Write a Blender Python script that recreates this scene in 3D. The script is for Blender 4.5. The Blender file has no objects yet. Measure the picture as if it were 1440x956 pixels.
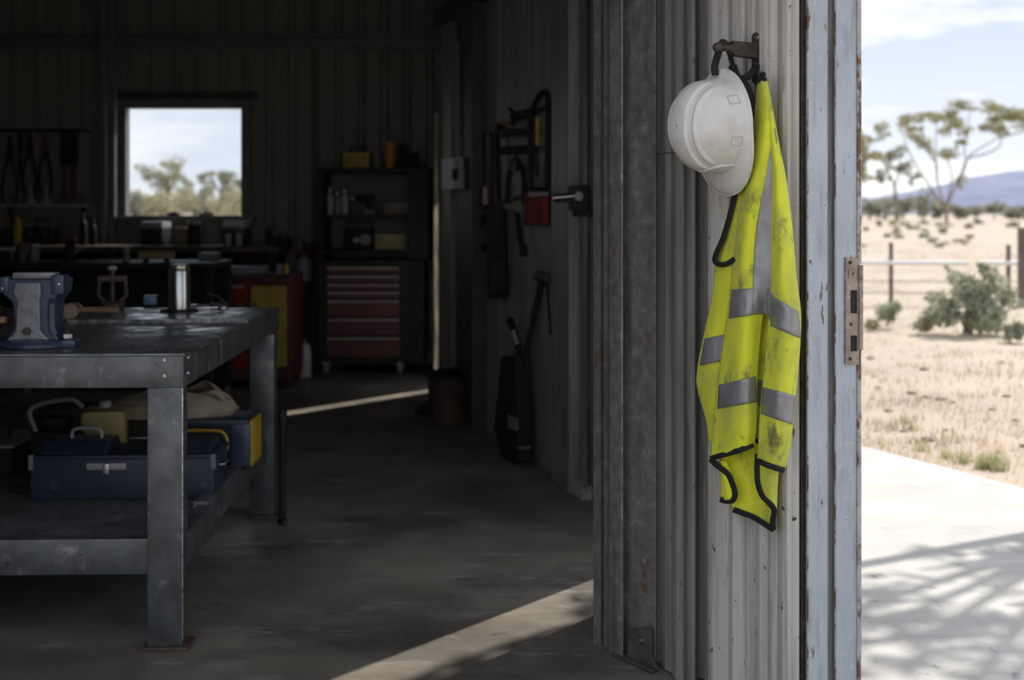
import bpy, bmesh, math, random
import numpy as np
from mathutils import Vector, Matrix, noise as mnoise

random.seed(7); np.random.seed(7)
SC = bpy.context.scene
COL = SC.collection
F, H0, CX, HY = 1700.0, 1.25, 720.0, 300.0      # focal length in pixels, eye height, image centre x, horizon row

# ------------------------------------------------------------------ camera
cam_d = bpy.data.cameras.new('camera'); cam = bpy.data.objects.new('camera', cam_d); COL.objects.link(cam)
cam.location = (0, 0, H0); cam.rotation_euler = (math.pi/2, 0, 0)
cam_d.sensor_width = 36.0; cam_d.lens = 36.0*F/1440.0
cam_d.shift_y = -(478.0-HY)/1440.0
cam_d.clip_start = 0.05; cam_d.clip_end = 6000
cam_d.dof.use_dof = True; cam_d.dof.focus_distance = 2.98; cam_d.dof.aperture_fstop = 3.0
SC.camera = cam
# ------------------------------------------------------------------ view
SC.view_settings.view_transform = 'Standard'; SC.view_settings.look = 'None'
SC.view_settings.gamma = 1.0; SC.view_settings.use_curve_mapping = False
SC.view_settings.exposure = 0.46
# ------------------------------------------------------------------ sky
w = bpy.data.worlds.new('sky'); SC.world = w; w.use_nodes = True
nt = w.node_tree; nt.nodes.clear()
def wn(t): return nt.nodes.new(t)
out = wn('ShaderNodeOutputWorld'); bg = wn('ShaderNodeBackground')
tc = wn('ShaderNodeTexCoord'); sep = wn('ShaderNodeSeparateXYZ'); nt.links.new(tc.outputs['Generated'], sep.inputs[0])
gr = wn('ShaderNodeValToRGB'); nt.links.new(sep.outputs['Z'], gr.inputs[0])
gr.color_ramp.elements[0].position = 0.0; gr.color_ramp.elements[0].color = (0.86, 0.90, 0.96, 1)
gr.color_ramp.elements[1].position = 0.55; gr.color_ramp.elements[1].color = (0.50, 0.62, 0.83, 1)
e = gr.color_ramp.elements.new(0.16); e.color = (0.60, 0.69, 0.84, 1)
mp = wn('ShaderNodeMapping'); mp.inputs['Scale'].default_value = (2.2, 2.2, 11.0); mp.inputs['Location'].default_value = (0.35, 0.1, 0.2)
nt.links.new(tc.outputs['Generated'], mp.inputs[0])
nz = wn('ShaderNodeTexNoise'); nz.inputs['Scale'].default_value = 2.3; nz.inputs['Detail'].default_value = 6; nz.inputs['Roughness'].default_value = 0.55
nt.links.new(mp.outputs[0], nz.inputs['Vector'])
cr = wn('ShaderNodeValToRGB'); nt.links.new(nz.outputs['Fac'], cr.inputs[0])
cr.color_ramp.elements[0].position = 0.44; cr.color_ramp.elements[0].color = (0, 0, 0, 1)
cr.color_ramp.elements[1].position = 0.60; cr.color_ramp.elements[1].color = (0.95, 0.95, 0.95, 1)
mx = wn('ShaderNodeMix'); mx.data_type = 'RGBA'
nt.links.new(cr.outputs[0], mx.inputs[0]); nt.links.new(gr.outputs[0], mx.inputs[6]); mx.inputs[7].default_value = (1.08, 1.08, 1.08, 1)
nt.links.new(mx.outputs[2], bg.inputs[0]); bg.inputs[1].default_value = 0.86
nt.links.new(bg.outputs[0], out.inputs[0])
# ------------------------------------------------------------------ sun (from behind right, fairly high)
sd = bpy.data.lights.new('sun', 'SUN'); so = bpy.data.objects.new('sun', sd); COL.objects.link(so)
sd.energy = 4.0; sd.angle = math.radians(0.6); sd.color = (1.0, 0.95, 0.87)
SUNV = Vector((0.65, 0.76, 0.95)).normalized()
so.rotation_euler = SUNV.to_track_quat('Z', 'Y').to_euler()
so.location = (6, 8, 12)

# ================================================================== helpers
def at(px, py, d): return Vector(((px-CX)/F*d, d, H0-(py-HY)/F*d))
def gnd(px, py):
    d = F*H0/(py-HY); return Vector(((px-CX)/F*d, d, 0))
W0 = Vector((0.397, 3.295, 0)); WU = Vector((0.592, -0.806, 0)).normalized(); WN = Vector((-0.806, -0.592, 0)).normalized()
def on_plane(px, py, p0, n, off):
    r = Vector(((px-CX)/F, 1.0, -(py-HY)/F)); o = Vector((0, 0, H0))
    t = (off - n.dot(o-p0))/n.dot(r)
    return o + r*t
def wp(px, py, off): return on_plane(px, py, W0, WN, off)            # a point in front of the near wall
R0 = Vector((0.263, 5.59, 0)); RD = Vector((-0.277, 0.961, 0)).normalized(); RN = Vector((-RD.y, RD.x, 0))
if RN.y > 0: RN = -RN
def rp(px, py, off): return on_plane(px, py, R0, RN, off)            # a point in front of the far right wall
J0 = wp(1135, 300, 0.015); J0.z = 0
def jp(px, e):                                                      # a point on the door reveal, e metres proud of it
    p = on_plane(px, 300, J0, WU, e); p.z = 0; return p

def rotz(a): return Matrix.Rotation(a, 3, 'Z')
def catmull(P, n):
    """resample a list of tuples smoothly to n points"""
    P = np.array(P, float); m = len(P)
    if m == 2: return [tuple(P[0]+(P[1]-P[0])*i/(n-1)) for i in range(n)]
    out_ = []
    for i in range(n):
        t = i/(n-1)*(m-1); k = min(int(t), m-2); u = t-k
        p1, p2 = P[k], P[k+1]
        p0 = P[k-1] if k > 0 else 2*p1-p2
        p3 = P[k+2] if k+2 < m else 2*p2-p1
        out_.append(tuple(0.5*((2*p1)+(-p0+p2)*u+(2*p0-5*p1+4*p2-p3)*u*u+(-p0+3*p1-3*p2+p3)*u**3)))
    return out_

class MB:
    def __init__(s): s.bm = bmesh.new()
    def box(s, c, d, rot=None, bev=0.0):
        b = bmesh.new(); bmesh.ops.create_cube(b, size=1.0)
        bmesh.ops.scale(b, vec=d, verts=b.verts)
        if bev > 0: bmesh.ops.bevel(b, geom=b.edges[:], offset=min(bev, 0.45*min(d)), segments=2, affect='EDGES', profile=0.6)
        M = Matrix.Translation(Vector(c)) @ (rot.to_4x4() if rot is not None else Matrix())
        bmesh.ops.transform(b, matrix=M, verts=b.verts)
        s._merge(b); return s
    def _merge(s, b):
        m = bpy.data.meshes.new('tmp'); b.to_mesh(m); b.free(); s.bm.from_mesh(m); bpy.data.meshes.remove(m)
    def tube(s, pts, r, n=8, cap=True, flat=None):
        pts = [Vector(p) for p in pts]; rs = r if isinstance(r, (list, tuple)) else [r]*len(pts)
        rings = []; prev = None
        for i, p in enumerate(pts):
            t = (pts[min(i+1, len(pts)-1)]-pts[max(i-1, 0)]).normalized()
            if prev is None:
                a = Vector((0, 0, 1)) if abs(t.z) < 0.9 else Vector((1, 0, 0)); x = t.cross(a).normalized()
            else: x = (prev - t*prev.dot(t)).normalized()
            y = t.cross(x); prev = x
            rings.append([s.bm.verts.new(p+(x*math.cos(2*math.pi*k/n)*(flat if flat else 1)+y*math.sin(2*math.pi*k/n))*rs[i]) for k in range(n)])
        for a, b in zip(rings, rings[1:]):
            for k in range(n): s.bm.faces.new((a[k], a[(k+1) % n], b[(k+1) % n], b[k]))
        if cap:
            s.bm.faces.new(rings[0][::-1]); s.bm.faces.new(rings[-1])
        return s
    def cyl(s, p0, p1, r, r1=None, n=20): return s.tube([p0, p1], [r, r if r1 is None else r1], n)
    def lathe(s, prof, o=(0, 0, 0), M=None, n=24):
        o = Vector(o); rings = []
        for r, z in prof:
            ring = []
            for k in range(n):
                v = Vector((r*math.cos(2*math.pi*k/n), r*math.sin(2*math.pi*k/n), z))
                ring.append(s.bm.verts.new(o+(M @ v if M is not None else v)))
            rings.append(ring)
        for a, b in zip(rings, rings[1:]):
            for k in range(n): s.bm.faces.new((a[k], a[(k+1) % n], b[(k+1) % n], b[k]))
        s.bm.faces.new(rings[0][::-1]); s.bm.faces.new(rings[-1]); return s
    def prism(s, poly, vec):
        vec = Vector(vec); a = [s.bm.verts.new(Vector(p)) for p in poly]; b = [s.bm.verts.new(Vector(p)+vec) for p in poly]
        n = len(a)
        s.bm.faces.new(a[::-1]); s.bm.faces.new(b)
        for k in range(n): s.bm.faces.new((a[k], a[(k+1) % n], b[(k+1) % n], b[k]))
        return s
    def grid(s, rows):
        V = [[s.bm.verts.new(Vector(p)) for p in r] for r in rows]
        for a, b in zip(V, V[1:]):
            for k in range(len(a)-1): s.bm.faces.new((a[k], a[k+1], b[k+1], b[k]))
        return s
    def wallstrip(s, plan, z0, z1, nz=1):
        """plan polyline extruded upwards"""
        return s.grid([[(p.x, p.y, z0+(z1-z0)*j/nz) for p in plan] for j in range(nz+1)])
    def build(s, name, mat, parent=None, world=False, smooth=35, solid=0.0, sub=0, bev=0.0):
        m = bpy.data.meshes.new(name)
        bmesh.ops.recalc_face_normals(s.bm, faces=s.bm.faces[:])
        s.bm.to_mesh(m); s.bm.free(); m.materials.append(mat)
        if smooth:
            m.polygons.foreach_set('use_smooth', [True]*len(m.polygons)); m.set_sharp_from_angle(angle=math.radians(smooth))
        return link(name, m, parent, world, solid, sub, bev)

def link(name, m, parent=None, world=False, solid=0.0, sub=0, bev=0.0):
    o = bpy.data.objects.new(name, m); COL.objects.link(o)
    if parent is not None:
        o.parent = parent
        if world:
            q = parent; M = Matrix()
            while q is not None:
                M = q.matrix_parent_inverse @ q.matrix_basis @ M if False else (q.matrix_parent_inverse @ q.matrix_basis) @ M; q = q.parent
            o.matrix_parent_inverse = M.inverted()
    if sub:
        md = o.modifiers.new('subdivision', 'SUBSURF'); md.levels = sub; md.render_levels = sub
    if solid:
        md = o.modifiers.new('thickness', 'SOLIDIFY'); md.thickness = solid; md.offset = 0
    if bev:
        md = o.modifiers.new('bevel', 'BEVEL'); md.width = bev; md.segments = 2; md.limit_method = 'ANGLE'
    return o

def tag(o, label, cat, group=None, kind=None):
    o['label'] = label; o['category'] = cat
    if group: o['group'] = group
    if kind: o['kind'] = kind
    return o
def thing(name, label, cat, loc=(0, 0, 0), rz=0.0, group=None):
    o = bpy.data.objects.new(name, None); COL.objects.link(o); o.empty_display_size = 0.05
    o.location = loc; o.rotation_euler = (0, 0, rz); return tag(o, label, cat, group)
def struct(o, label=None, cat=None):
    o['kind'] = 'structure'
    if label: o['label'] = label
    if cat: o['category'] = cat
    return o
def copy_thing(o, loc, rz, label, group=None):
    def rec(a, par):
        c = a.copy(); COL.objects.link(c); c.parent = par
        for ch in a.children: rec(ch, c)
        return c
    c = rec(o, None); c.location = loc; c.rotation_euler = (0, 0, rz); c['label'] = label
    if group: c['group'] = group
    return c

# ================================================================== materials
MATS = {}
def M(name, col, rough=0.6, metal=0.0, var=0.12, vscale=5.0, spots=None, bump=0.0, bscale=80.0, stretch=None,
      trans=0.0, spec=0.5, rvar=0.0, coat=0.0, extra=None, sheen=0.0):
    """spots: list of (colour, threshold, softness, scale, stretch)"""
    if name in MATS: return MATS[name]
    m = bpy.data.materials.new(name); m.use_nodes = True; t = m.node_tree; N = t.nodes; L = t.links
    b = N['Principled BSDF']
    b.inputs['Roughness'].default_value = rough; b.inputs['Metallic'].default_value = metal
    b.inputs['Specular IOR Level'].default_value = spec
    if coat: b.inputs['Coat Weight'].default_value = coat; b.inputs['Coat Roughness'].default_value = 0.15
    if sheen: b.inputs['Sheen Weight'].default_value = sheen
    tcn = N.new('ShaderNodeTexCoord')
    def noise(scale, st=None, detail=5, r=0.6):
        n = N.new('ShaderNodeTexNoise'); n.inputs['Scale'].default_value = scale; n.inputs['Detail'].default_value = detail; n.inputs['Roughness'].default_value = r
        if st:
            mpn = N.new('ShaderNodeMapping'); mpn.inputs['Scale'].default_value = st; L.new(tcn.outputs['Object'], mpn.inputs[0]); L.new(mpn.outputs[0], n.inputs['Vector'])
        else: L.new(tcn.outputs['Object'], n.inputs['Vector'])
        return n
    n0 = noise(vscale, stretch)
    r0 = N.new('ShaderNodeValToRGB'); L.new(n0.outputs['Fac'], r0.inputs[0])
    c0 = [max(0, c*(1-var*1.6)) for c in col]; c1 = [min(1, c*(1+var*1.6)) for c in col]
    r0.color_ramp.elements[0].position = 0.3; r0.color_ramp.elements[0].color = (*c0, 1)
    r0.color_ramp.elements[1].position = 0.7; r0.color_ramp.elements[1].color = (*c1, 1)
    cur = r0.outputs[0]; masks = []
    for sp in (spots or []):
        sc, th, sf, scl, st = sp[:5]
        n1 = noise(scl, st, 7, 0.65)
        r1 = N.new('ShaderNodeValToRGB'); L.new(n1.outputs['Fac'], r1.inputs[0])
        r1.color_ramp.elements[0].position = th; r1.color_ramp.elements[0].color = (0, 0, 0, 1)
        r1.color_ramp.elements[1].position = min(1, th+sf); r1.color_ramp.elements[1].color = (1, 1, 1, 1)
        mxn = N.new('ShaderNodeMix'); mxn.data_type = 'RGBA'
        L.new(r1.outputs[0], mxn.inputs[0]); L.new(cur, mxn.inputs[6]); mxn.inputs[7].default_value = (*sc, 1); cur = mxn.outputs[2]
        masks.append(r1.outputs[0])
    L.new(cur, b.inputs['Base Color'])
    if metal > 0 and masks:
        sb = N.new('ShaderNodeMath'); sb.operation = 'MULTIPLY_ADD'; L.new(masks[0], sb.inputs[0]); sb.inputs[1].default_value = -metal; sb.inputs[2].default_value = metal
        sb.use_clamp = True; L.new(sb.outputs[0], b.inputs['Metallic'])
    if rvar:
        nr = noise(vscale*1.7, stretch); mr = N.new('ShaderNodeMapRange'); L.new(nr.outputs['Fac'], mr.inputs[0])
        mr.inputs[1].default_value = 0.35; mr.inputs[2].default_value = 0.65
        mr.inputs[3].default_value = max(0.03, rough-rvar); mr.inputs[4].default_value = min(1, rough+rvar); L.new(mr.outputs[0], b.inputs['Roughness'])
    if bump:
        nb = noise(bscale, None, 3); bp = N.new('ShaderNodeBump'); bp.inputs['Strength'].default_value = bump; bp.inputs['Distance'].default_value = 0.002
        L.new(nb.outputs['Fac'], bp.inputs['Height']); L.new(bp.outputs[0], b.inputs['Normal'])
    if trans:
        tr = N.new('ShaderNodeBsdfTranslucent'); ms = N.new('ShaderNodeMixShader'); ms.inputs[0].default_value = trans
        L.new(cur, tr.inputs[0]); L.new(b.outputs[0], ms.inputs[1]); L.new(tr.outputs[0], ms.inputs[2]); L.new(ms.outputs[0], N['Material Output'].inputs[0])
    MATS[name] = m; return m
RUST = (0.13, 0.065, 0.035); DIRT = (0.09, 0.08, 0.065)
m_floor = M('shed concrete', (0.18, 0.157, 0.125), 0.48, var=0.28, vscale=1.6, rvar=0.14, bump=0.25, bscale=35,
            spots=[((0.06, 0.055, 0.05), 0.50, 0.22, 1.9, (0.6, 1, 1)), ((0.27, 0.245, 0.21), 0.56, 0.12, 7.0, (0.5, 1.6, 1)), ((0.05, 0.045, 0.04), 0.64, 0.05, 14, (0.5, 1.5, 1))])
m_apron = M('outdoor concrete', (0.51, 0.488, 0.455), 0.85, var=0.12, vscale=1.8, bump=0.3, bscale=40,
            spots=[((0.40, 0.385, 0.365), 0.52, 0.2, 2.4, (0.5, 1.3, 1)), ((0.34, 0.32, 0.30), 0.62, 0.06, 9, None)])
m_sand = M('sandy ground', (0.42, 0.335, 0.27), 0.95, var=0.12, vscale=0.6, bump=0.5, bscale=9,
           spots=[((0.46, 0.40, 0.29), 0.50, 0.18, 0.25, None), ((0.25, 0.19, 0.15), 0.62, 0.12, 1.9, None)])
m_panel = M('weathered white cladding', (0.585, 0.56, 0.515), 0.5, metal=0.0, var=0.10, vscale=2.5, stretch=(6, 6, 0.5), bump=0.08,
            spots=[(RUST, 0.645, 0.03, 38, (1, 1, 0.7)), ((0.20, 0.19, 0.17), 0.46, 0.30, 3, (7, 7, 0.35)), ((0.60, 0.59, 0.57), 0.60, 0.08, 8, (6, 6, 0.25)), ((0.04, 0.033, 0.028), 0.685, 0.02, 24, None), ((0.17, 0.12, 0.08), 0.60, 0.1, 5, (3, 3, 0.5))])
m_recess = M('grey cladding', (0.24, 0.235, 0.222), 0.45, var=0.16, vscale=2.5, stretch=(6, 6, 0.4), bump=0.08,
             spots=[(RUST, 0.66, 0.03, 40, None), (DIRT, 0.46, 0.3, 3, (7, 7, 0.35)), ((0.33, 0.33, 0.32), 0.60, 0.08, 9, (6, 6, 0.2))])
m_post = M('galvanised post', (0.19, 0.186, 0.18), 0.42, metal=0.25, var=0.22, vscale=30, bump=0.12,
           spots=[(RUST, 0.60, 0.08, 15, (1, 1, 0.6)), (DIRT, 0.5, 0.25, 3, (6, 6, 0.4)), ((0.30, 0.30, 0.30), 0.62, 0.05, 30, None)])
m_jamb = M('pale blue painted jamb', (0.44, 0.485, 0.545), 0.4, var=0.08, vscale=4, bump=0.15, bscale=120,
           spots=[((0.60, 0.63, 0.67), 0.58, 0.1, 60, None), (RUST, 0.635, 0.03, 17, (1.6, 1.6, 0.6)), ((0.28, 0.30, 0.32), 0.52, 0.2, 9, (3, 3, 0.5)), ((0.09, 0.06, 0.045), 0.665, 0.03, 60, None)])
m_jedge = M('rusty flange edge', (0.42, 0.40, 0.38), 0.6, var=0.2, vscale=20, spots=[(RUST, 0.50, 0.08, 18, (1, 1, 0.7))])
m_dark = M('dark gap steel', (0.05, 0.048, 0.045), 0.6, var=0.3)
m_back = M('shed lining sheet', (0.20, 0.192, 0.165), 0.55, var=0.10, vscale=2, stretch=(3, 3, 0.5))
m_rwall = M('pale lining board', (0.27, 0.265, 0.25), 0.55, var=0.12, vscale=2, stretch=(3, 3, 0.5), spots=[((0.12, 0.12, 0.12), 0.6, 0.2, 3, None)])
m_beam = M('grey steel framing', (0.16, 0.165, 0.165), 0.5, metal=0.3, var=0.15, vscale=8)
m_beamd = M('dark steel framing', (0.05, 0.05, 0.05), 0.55, metal=0.2, var=0.2, vscale=8)
m_roof = M('dark roof sheet', (0.12, 0.12, 0.115), 0.7, var=0.1)
m_bench = M('dark bench steel', (0.11, 0.117, 0.122), 0.40, metal=0.55, var=0.22, vscale=9, rvar=0.12, bump=0.1,
            spots=[((0.075, 0.066, 0.055), 0.54, 0.14, 7, None), ((0.26, 0.27, 0.28), 0.57, 0.14, 11, None), ((0.05, 0.04, 0.035), 0.64, 0.04, 35, None)])
m_btop = M('worn bench top', (0.15, 0.15, 0.15), 0.33, metal=0.5, var=0.25, vscale=6, rvar=0.15, bump=0.12,
           spots=[((0.07, 0.065, 0.06), 0.57, 0.15, 5, (1, 2, 1)), ((0.27, 0.27, 0.27), 0.66, 0.08, 10, None)])
m_iron = M('brown iron', (0.060, 0.050, 0.043), 0.5, metal=0.4, var=0.25, vscale=30, bump=0.2, spots=[((0.11, 0.075, 0.05), 0.58, 0.1, 40, None)])
m_bolt = M('bright bolt steel', (0.45, 0.45, 0.44), 0.35, metal=0.9, var=0.1)
m_vblue = M('blue enamel', (0.030, 0.045, 0.085), 0.36, var=0.2, vscale=14, coat=0.15, spots=[((0.12, 0.12, 0.12), 0.66, 0.05, 25, None)])
m_vgrey = M('worn vice casting', (0.20, 0.21, 0.22), 0.45, metal=0.3, var=0.25, vscale=25, bump=0.2, spots=[((0.09, 0.09, 0.10), 0.6, 0.1, 30, None)])
m_chrome = M('brushed steel', (0.50, 0.50, 0.49), 0.25, metal=1.0, var=0.08, vscale=12, stretch=(8, 8, 0.5))
m_black = M('black plastic', (0.014, 0.014, 0.015), 0.7, var=0.2, spec=0.3)
m_blackm = M('black steel', (0.018, 0.018, 0.019), 0.55, metal=0.2, var=0.2, spec=0.35)
m_redd = M('dark red enamel', (0.09, 0.014, 0.012), 0.4, var=0.15)
m_red = M('red enamel', (0.22, 0.018, 0.014), 0.75, var=0.12)
m_yel = M('yellow paint', (0.46, 0.31, 0.035), 0.5, var=0.15)
m_oran = M('orange plastic', (0.50, 0.20, 0.025), 0.5, var=0.1)
m_blue = M('blue tool box paint', (0.016, 0.026, 0.048), 0.45, var=0.2, vscale=10, spots=[((0.10, 0.09, 0.08), 0.62, 0.1, 12, None)])
m_wood = M('worn timber', (0.26, 0.16, 0.085), 0.6, var=0.25, vscale=20, stretch=(1, 6, 6))
m_tan = M('tan canvas', (0.24, 0.20, 0.145), 0.9, var=0.2, vscale=9)
m_white = M('off white paint', (0.48, 0.48, 0.46), 0.5, var=0.08)
m_pale = M('pale grey tin', (0.30, 0.31, 0.32), 0.4, var=0.1)
m_card = M('brown cardboard', (0.27, 0.20, 0.13), 0.85, var=0.1)
m_grey = M('mid grey plastic', (0.16, 0.165, 0.17), 0.5, var=0.1)
m_brown = M('dark brown steel', (0.07, 0.045, 0.032), 0.6, var=0.25)
m_hat = M('scuffed white helmet shell', (0.70, 0.685, 0.65), 0.32, var=0.035, vscale=9, bump=0.05, bscale=150, coat=0.15,
          spots=[((0.44, 0.395, 0.33), 0.50, 0.32, 8, None), ((0.10, 0.085, 0.07), 0.70, 0.02, 55, None)])
m_foot = M('foot iron', (0.085, 0.078, 0.07), 0.55, metal=0.2, var=0.25, vscale=20, spots=[(RUST, 0.55, 0.1, 18, None)])
m_strap = M('black webbing', (0.012, 0.012, 0.013), 0.8, var=0.2, bump=0.3, bscale=400)
m_vest = M('hi vis yellow cloth', (0.92, 0.95, 0.05), 0.75, var=0.05, vscale=12, bump=0.35, bscale=260, trans=0.25, sheen=0.2,
           spots=[((0.60, 0.62, 0.12), 0.47, 0.22, 7, (1, 1, 0.7)), ((0.22, 0.225, 0.07), 0.575, 0.14, 16, (1, 1, 0.6)), ((0.06, 0.06, 0.03), 0.66, 0.05, 28, (1, 1, 0.5))])
m_tape = M('silver reflective tape', (0.30, 0.30, 0.31), 0.38, metal=0.35, var=0.10, vscale=18, bump=0.1, bscale=300,
           spots=[((0.19, 0.185, 0.17), 0.56, 0.25, 13, None)])
m_bind = M('black edge binding', (0.013, 0.013, 0.014), 0.85, var=0.2, bump=0.4, bscale=500)
m_strike = M('worn strike plate', (0.30, 0.25, 0.215), 0.45, metal=0.5, var=0.2, vscale=30, bump=0.2,
             spots=[(RUST, 0.56, 0.12, 35, None), ((0.55, 0.55, 0.55), 0.64, 0.06, 50, None)])
m_hole = M('mortise darkness', (0.015, 0.013, 0.012), 0.8, var=0.2)
m_bark = M('pale bark', (0.22, 0.18, 0.15), 0.9, var=0.25, vscale=2)
m_leaf = M('olive leaves', (0.36, 0.34, 0.19), 0.7, var=0.3, vscale=0.5, trans=0.3)
m_leaf2 = M('grey green leaves', (0.34, 0.335, 0.25), 0.8, var=0.3, vscale=0.5, trans=0.25)
m_leaf3 = M('straw pale foliage', (0.52, 0.48, 0.32), 0.9, var=0.25, vscale=0.5, trans=0.2)
m_leaf4 = M('saltbush leaves', (0.38, 0.40, 0.29), 0.8, var=0.3, vscale=4, trans=0.2)
m_straw = M('dry straw grass', (0.58, 0.50, 0.36), 0.9, var=0.3, vscale=1.2, trans=0.3)
m_green = M('green grass blades', (0.40, 0.41, 0.20), 0.8, var=0.3, vscale=6, trans=0.3)
m_hill = M('far haze-tinted hill', (0.16, 0.18, 0.27), 1.0, var=0.15, vscale=0.02)  # blue-purple distance haze is put into the hill's base colour
m_fpost = M('weathered fence post', (0.14, 0.11, 0.10), 0.8, var=0.2)
m_rail = M('white fence pipe', (0.72, 0.71, 0.70), 0.5, var=0.05)
m_rock = M('field stone', (0.30, 0.24, 0.20), 0.9, var=0.25, vscale=12)
def glass_mat():
    m = bpy.data.materials.new('window glass'); m.use_nodes = True; N = m.node_tree.nodes; L = m.node_tree.links
    N.remove(N['Principled BSDF'])
    a = N.new('ShaderNodeBsdfTransparent'); g = N.new('ShaderNodeBsdfGlossy'); g.inputs['Roughness'].default_value = 0.05
    a.inputs[0].default_value = (0.93, 0.95, 0.96, 1); mxs = N.new('ShaderNodeMixShader'); mxs.inputs[0].default_value = 0.05
    L.new(a.outputs[0], mxs.inputs[1]); L.new(g.outputs[0], mxs.inputs[2]); L.new(mxs.outputs[0], N['Material Output'].inputs[0]); return m
m_glass = glass_mat()

# ================================================================== the setting
ZT = 3.1
struct(MB().prism([(-4.7, -0.6, -0.05), (2.9, -0.6, -0.05), (0.50, 3.58, -0.05), (0.70, 4.5, -0.05), (-0.40, 8.5, -0.05), (-0.40, 10.15, -0.05), (-4.7, 10.15, -0.05)], (0, 0, 0.05)).build('floor', m_floor, smooth=0), 'worn grey concrete floor of the shed', 'floor')
struct(MB().prism([(-6, -6, -0.08), (7.5, -6, -0.08), (5.5, -1.6, -0.08), (1.885, 6.54, -0.08), (0.34, 10.0, -0.08), (-0.3, 11.4, -0.08), (-6, 11.4, -0.08)], (0, 0, 0.076)).build('pavement', m_apron, smooth=0), 'pale concrete apron outside the doorway', 'pavement')
def ground():
    xs = sorted(set([-2500, -900, -400, -200, -100, -60] + list(range(-40, 61, 4)) + [80, 120, 200, 400, 900, 2500]))
    ys = sorted(set([-300, -100, -40, -20] + list(range(-12, 80, 4)) + [90, 110, 140, 180, 240, 320, 480, 800, 1600, 4000]))
    rows = []
    for y in ys:
        row = []
        for x in xs:
            far = max(0.0, min(1.0, (math.hypot(x-0.5, y-4)-9)/20))
            z = -0.03 + far*0.10*mnoise.noise((x*0.13, y*0.13, 0))
            # low bank of dry grass beyond the back window
            if y > 40 and x < -4: z += 2.1*math.exp(-((y-110)/34)**2)*min(1, (-4-x)/12)
            row.append((x, y, z))
        rows.append(row)
    return MB().grid(rows).build('ground', m_sand, smooth=180)
struct(ground(), 'dry sandy ground with straw grass outside', 'ground')

# back wall of ribbed sheets
def ribplan(x0, x1, y, pitch=0.19, dep=0.028):
    pts = []; x = x0; pts.append(Vector((x0, y, 0)))
    k = math.floor(x0/pitch)
    while k*pitch < x1:
        for dx, dy in ((0.05, 0), (0.07, -dep), (0.10, -dep), (0.12, 0)):
            xx = k*pitch+dx
            if x0 < xx < x1: pts.append(Vector((xx, y+dy, 0)))
        k += 1
    pts.append(Vector((x1, y, 0))); return pts
YB = 10.0
WX0, WX1, WZ0, WZ1 = -3.176, -2.229, 1.232, 2.115
wb = bpy.data.objects.new('wall_back', None); COL.objects.link(wb); struct(wb, 'ribbed metal back wall of the shed', 'wall')
for (a, b, z0, z1) in [(-4.7, -3.94, 0, ZT), (-3.94, WX0, 0, ZT), (WX0, WX1, 0, WZ0), (WX0, WX1, WZ1, ZT), (WX1, -1.62, 0, ZT), (-1.62, -1.0, 0, ZT), (-1.0, -0.38, 0, ZT)]:
    MB().wallstrip(ribplan(a, b, YB), z0, z1).build('wall_sheet', m_back, wb, solid=0.004, smooth=0)
# window
win = bpy.data.objects.new('window_1', None); COL.objects.link(win); struct(win, 'square window in the back wall with pale sky behind', 'window')
def member(name, x0, x1, z0, z1, y0, y1, mat, par): return MB().box(((x0+x1)/2, (y0+y1)/2, (z0+z1)/2), (x1-x0, y1-y0, z1-z0), bev=0.004).build(name, mat, par, smooth=0)
fw = 0.075
member('window_frame', WX0-fw, WX0, WZ0-fw, WZ1+fw, YB-0.06, YB+0.05, m_beam, win)
member('window_frame', WX1, WX1+fw, WZ0-fw, WZ1+fw, YB-0.06, YB+0.05, m_beam, win)
member('window_frame', WX0, WX1, WZ1, WZ1+fw, YB-0.06, YB+0.05, m_beam, win)
member('window_sill', WX0-0.12, WX1+0.12, WZ0-0.045, WZ0, YB-0.14, YB+0.05, m_beam, win)
member('window_header', WX0-0.13, WX1+0.13, WZ1+fw, WZ1+fw+0.06, YB-0.08, YB, m_beamd, win)
MB().box(((WX0+WX1)/2, YB+0.02, (WZ0+WZ1)/2), (WX1-WX0, 0.004, WZ1-WZ0)).build('pane', m_glass, win, smooth=0)
# framing on the back wall
g = MB().prism([(-4.7, YB-0.03, 2.61), (-4.7, YB-0.10, 2.61), (-4.7, YB-0.10, 2.63), (-4.7, YB-0.05, 2.64), (-4.7, YB-0.05, 2.69), (-4.7, YB-0.10, 2.70), (-4.7, YB-0.10, 2.72), (-4.7, YB-0.03, 2.72)], (4.25, 0, 0)).build('trim_1', m_beam, smooth=0)
struct(g, 'horizontal steel girt across the back wall', 'girt')
xc = (145-720)/F*9.8
g = MB().box((xc, 9.84, ZT/2), (0.055, 0.10, ZT), bev=0.006).box((xc+0.055, 9.87, ZT/2), (0.055, 0.06, ZT), bev=0.004).build('trim_2', m_beam, smooth=0)
struct(g, 'steel column left of the back window', 'column')
# left wall, front wall, ceiling
struct(MB().box((-4.72, 6.2, ZT/2), (0.05, 7.85, ZT)).build('wall_left', m_back, smooth=0), 'ribbed left side wall of the shed', 'wall')
fr = MB().box((-3.23, 2.30, ZT/2), (2.96, 0.06, ZT)).box((-0.17, 2.30, 2.80), (3.16, 0.06, 0.60)).build('wall_front', m_back, smooth=0)
struct(fr, 'front wall around the wide roller door opening', 'wall')
struct(MB().prism([(-4.75, 2.25, ZT), (1.42, 2.25, ZT), (0.47, 3.56, ZT), (0.72, 4.5, ZT), (-0.38, 8.5, ZT), (-0.38, 10.1, ZT), (-4.75, 10.1, ZT)], (0, 0, 0.06)).build('ceiling', m_roof, smooth=0), 'dark metal roof over the shed', 'ceiling')
cb = bpy.data.objects.new('trim_9', None); COL.objects.link(cb); struct(cb, 'dark steel roof beams across the shed', 'beams')
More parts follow.
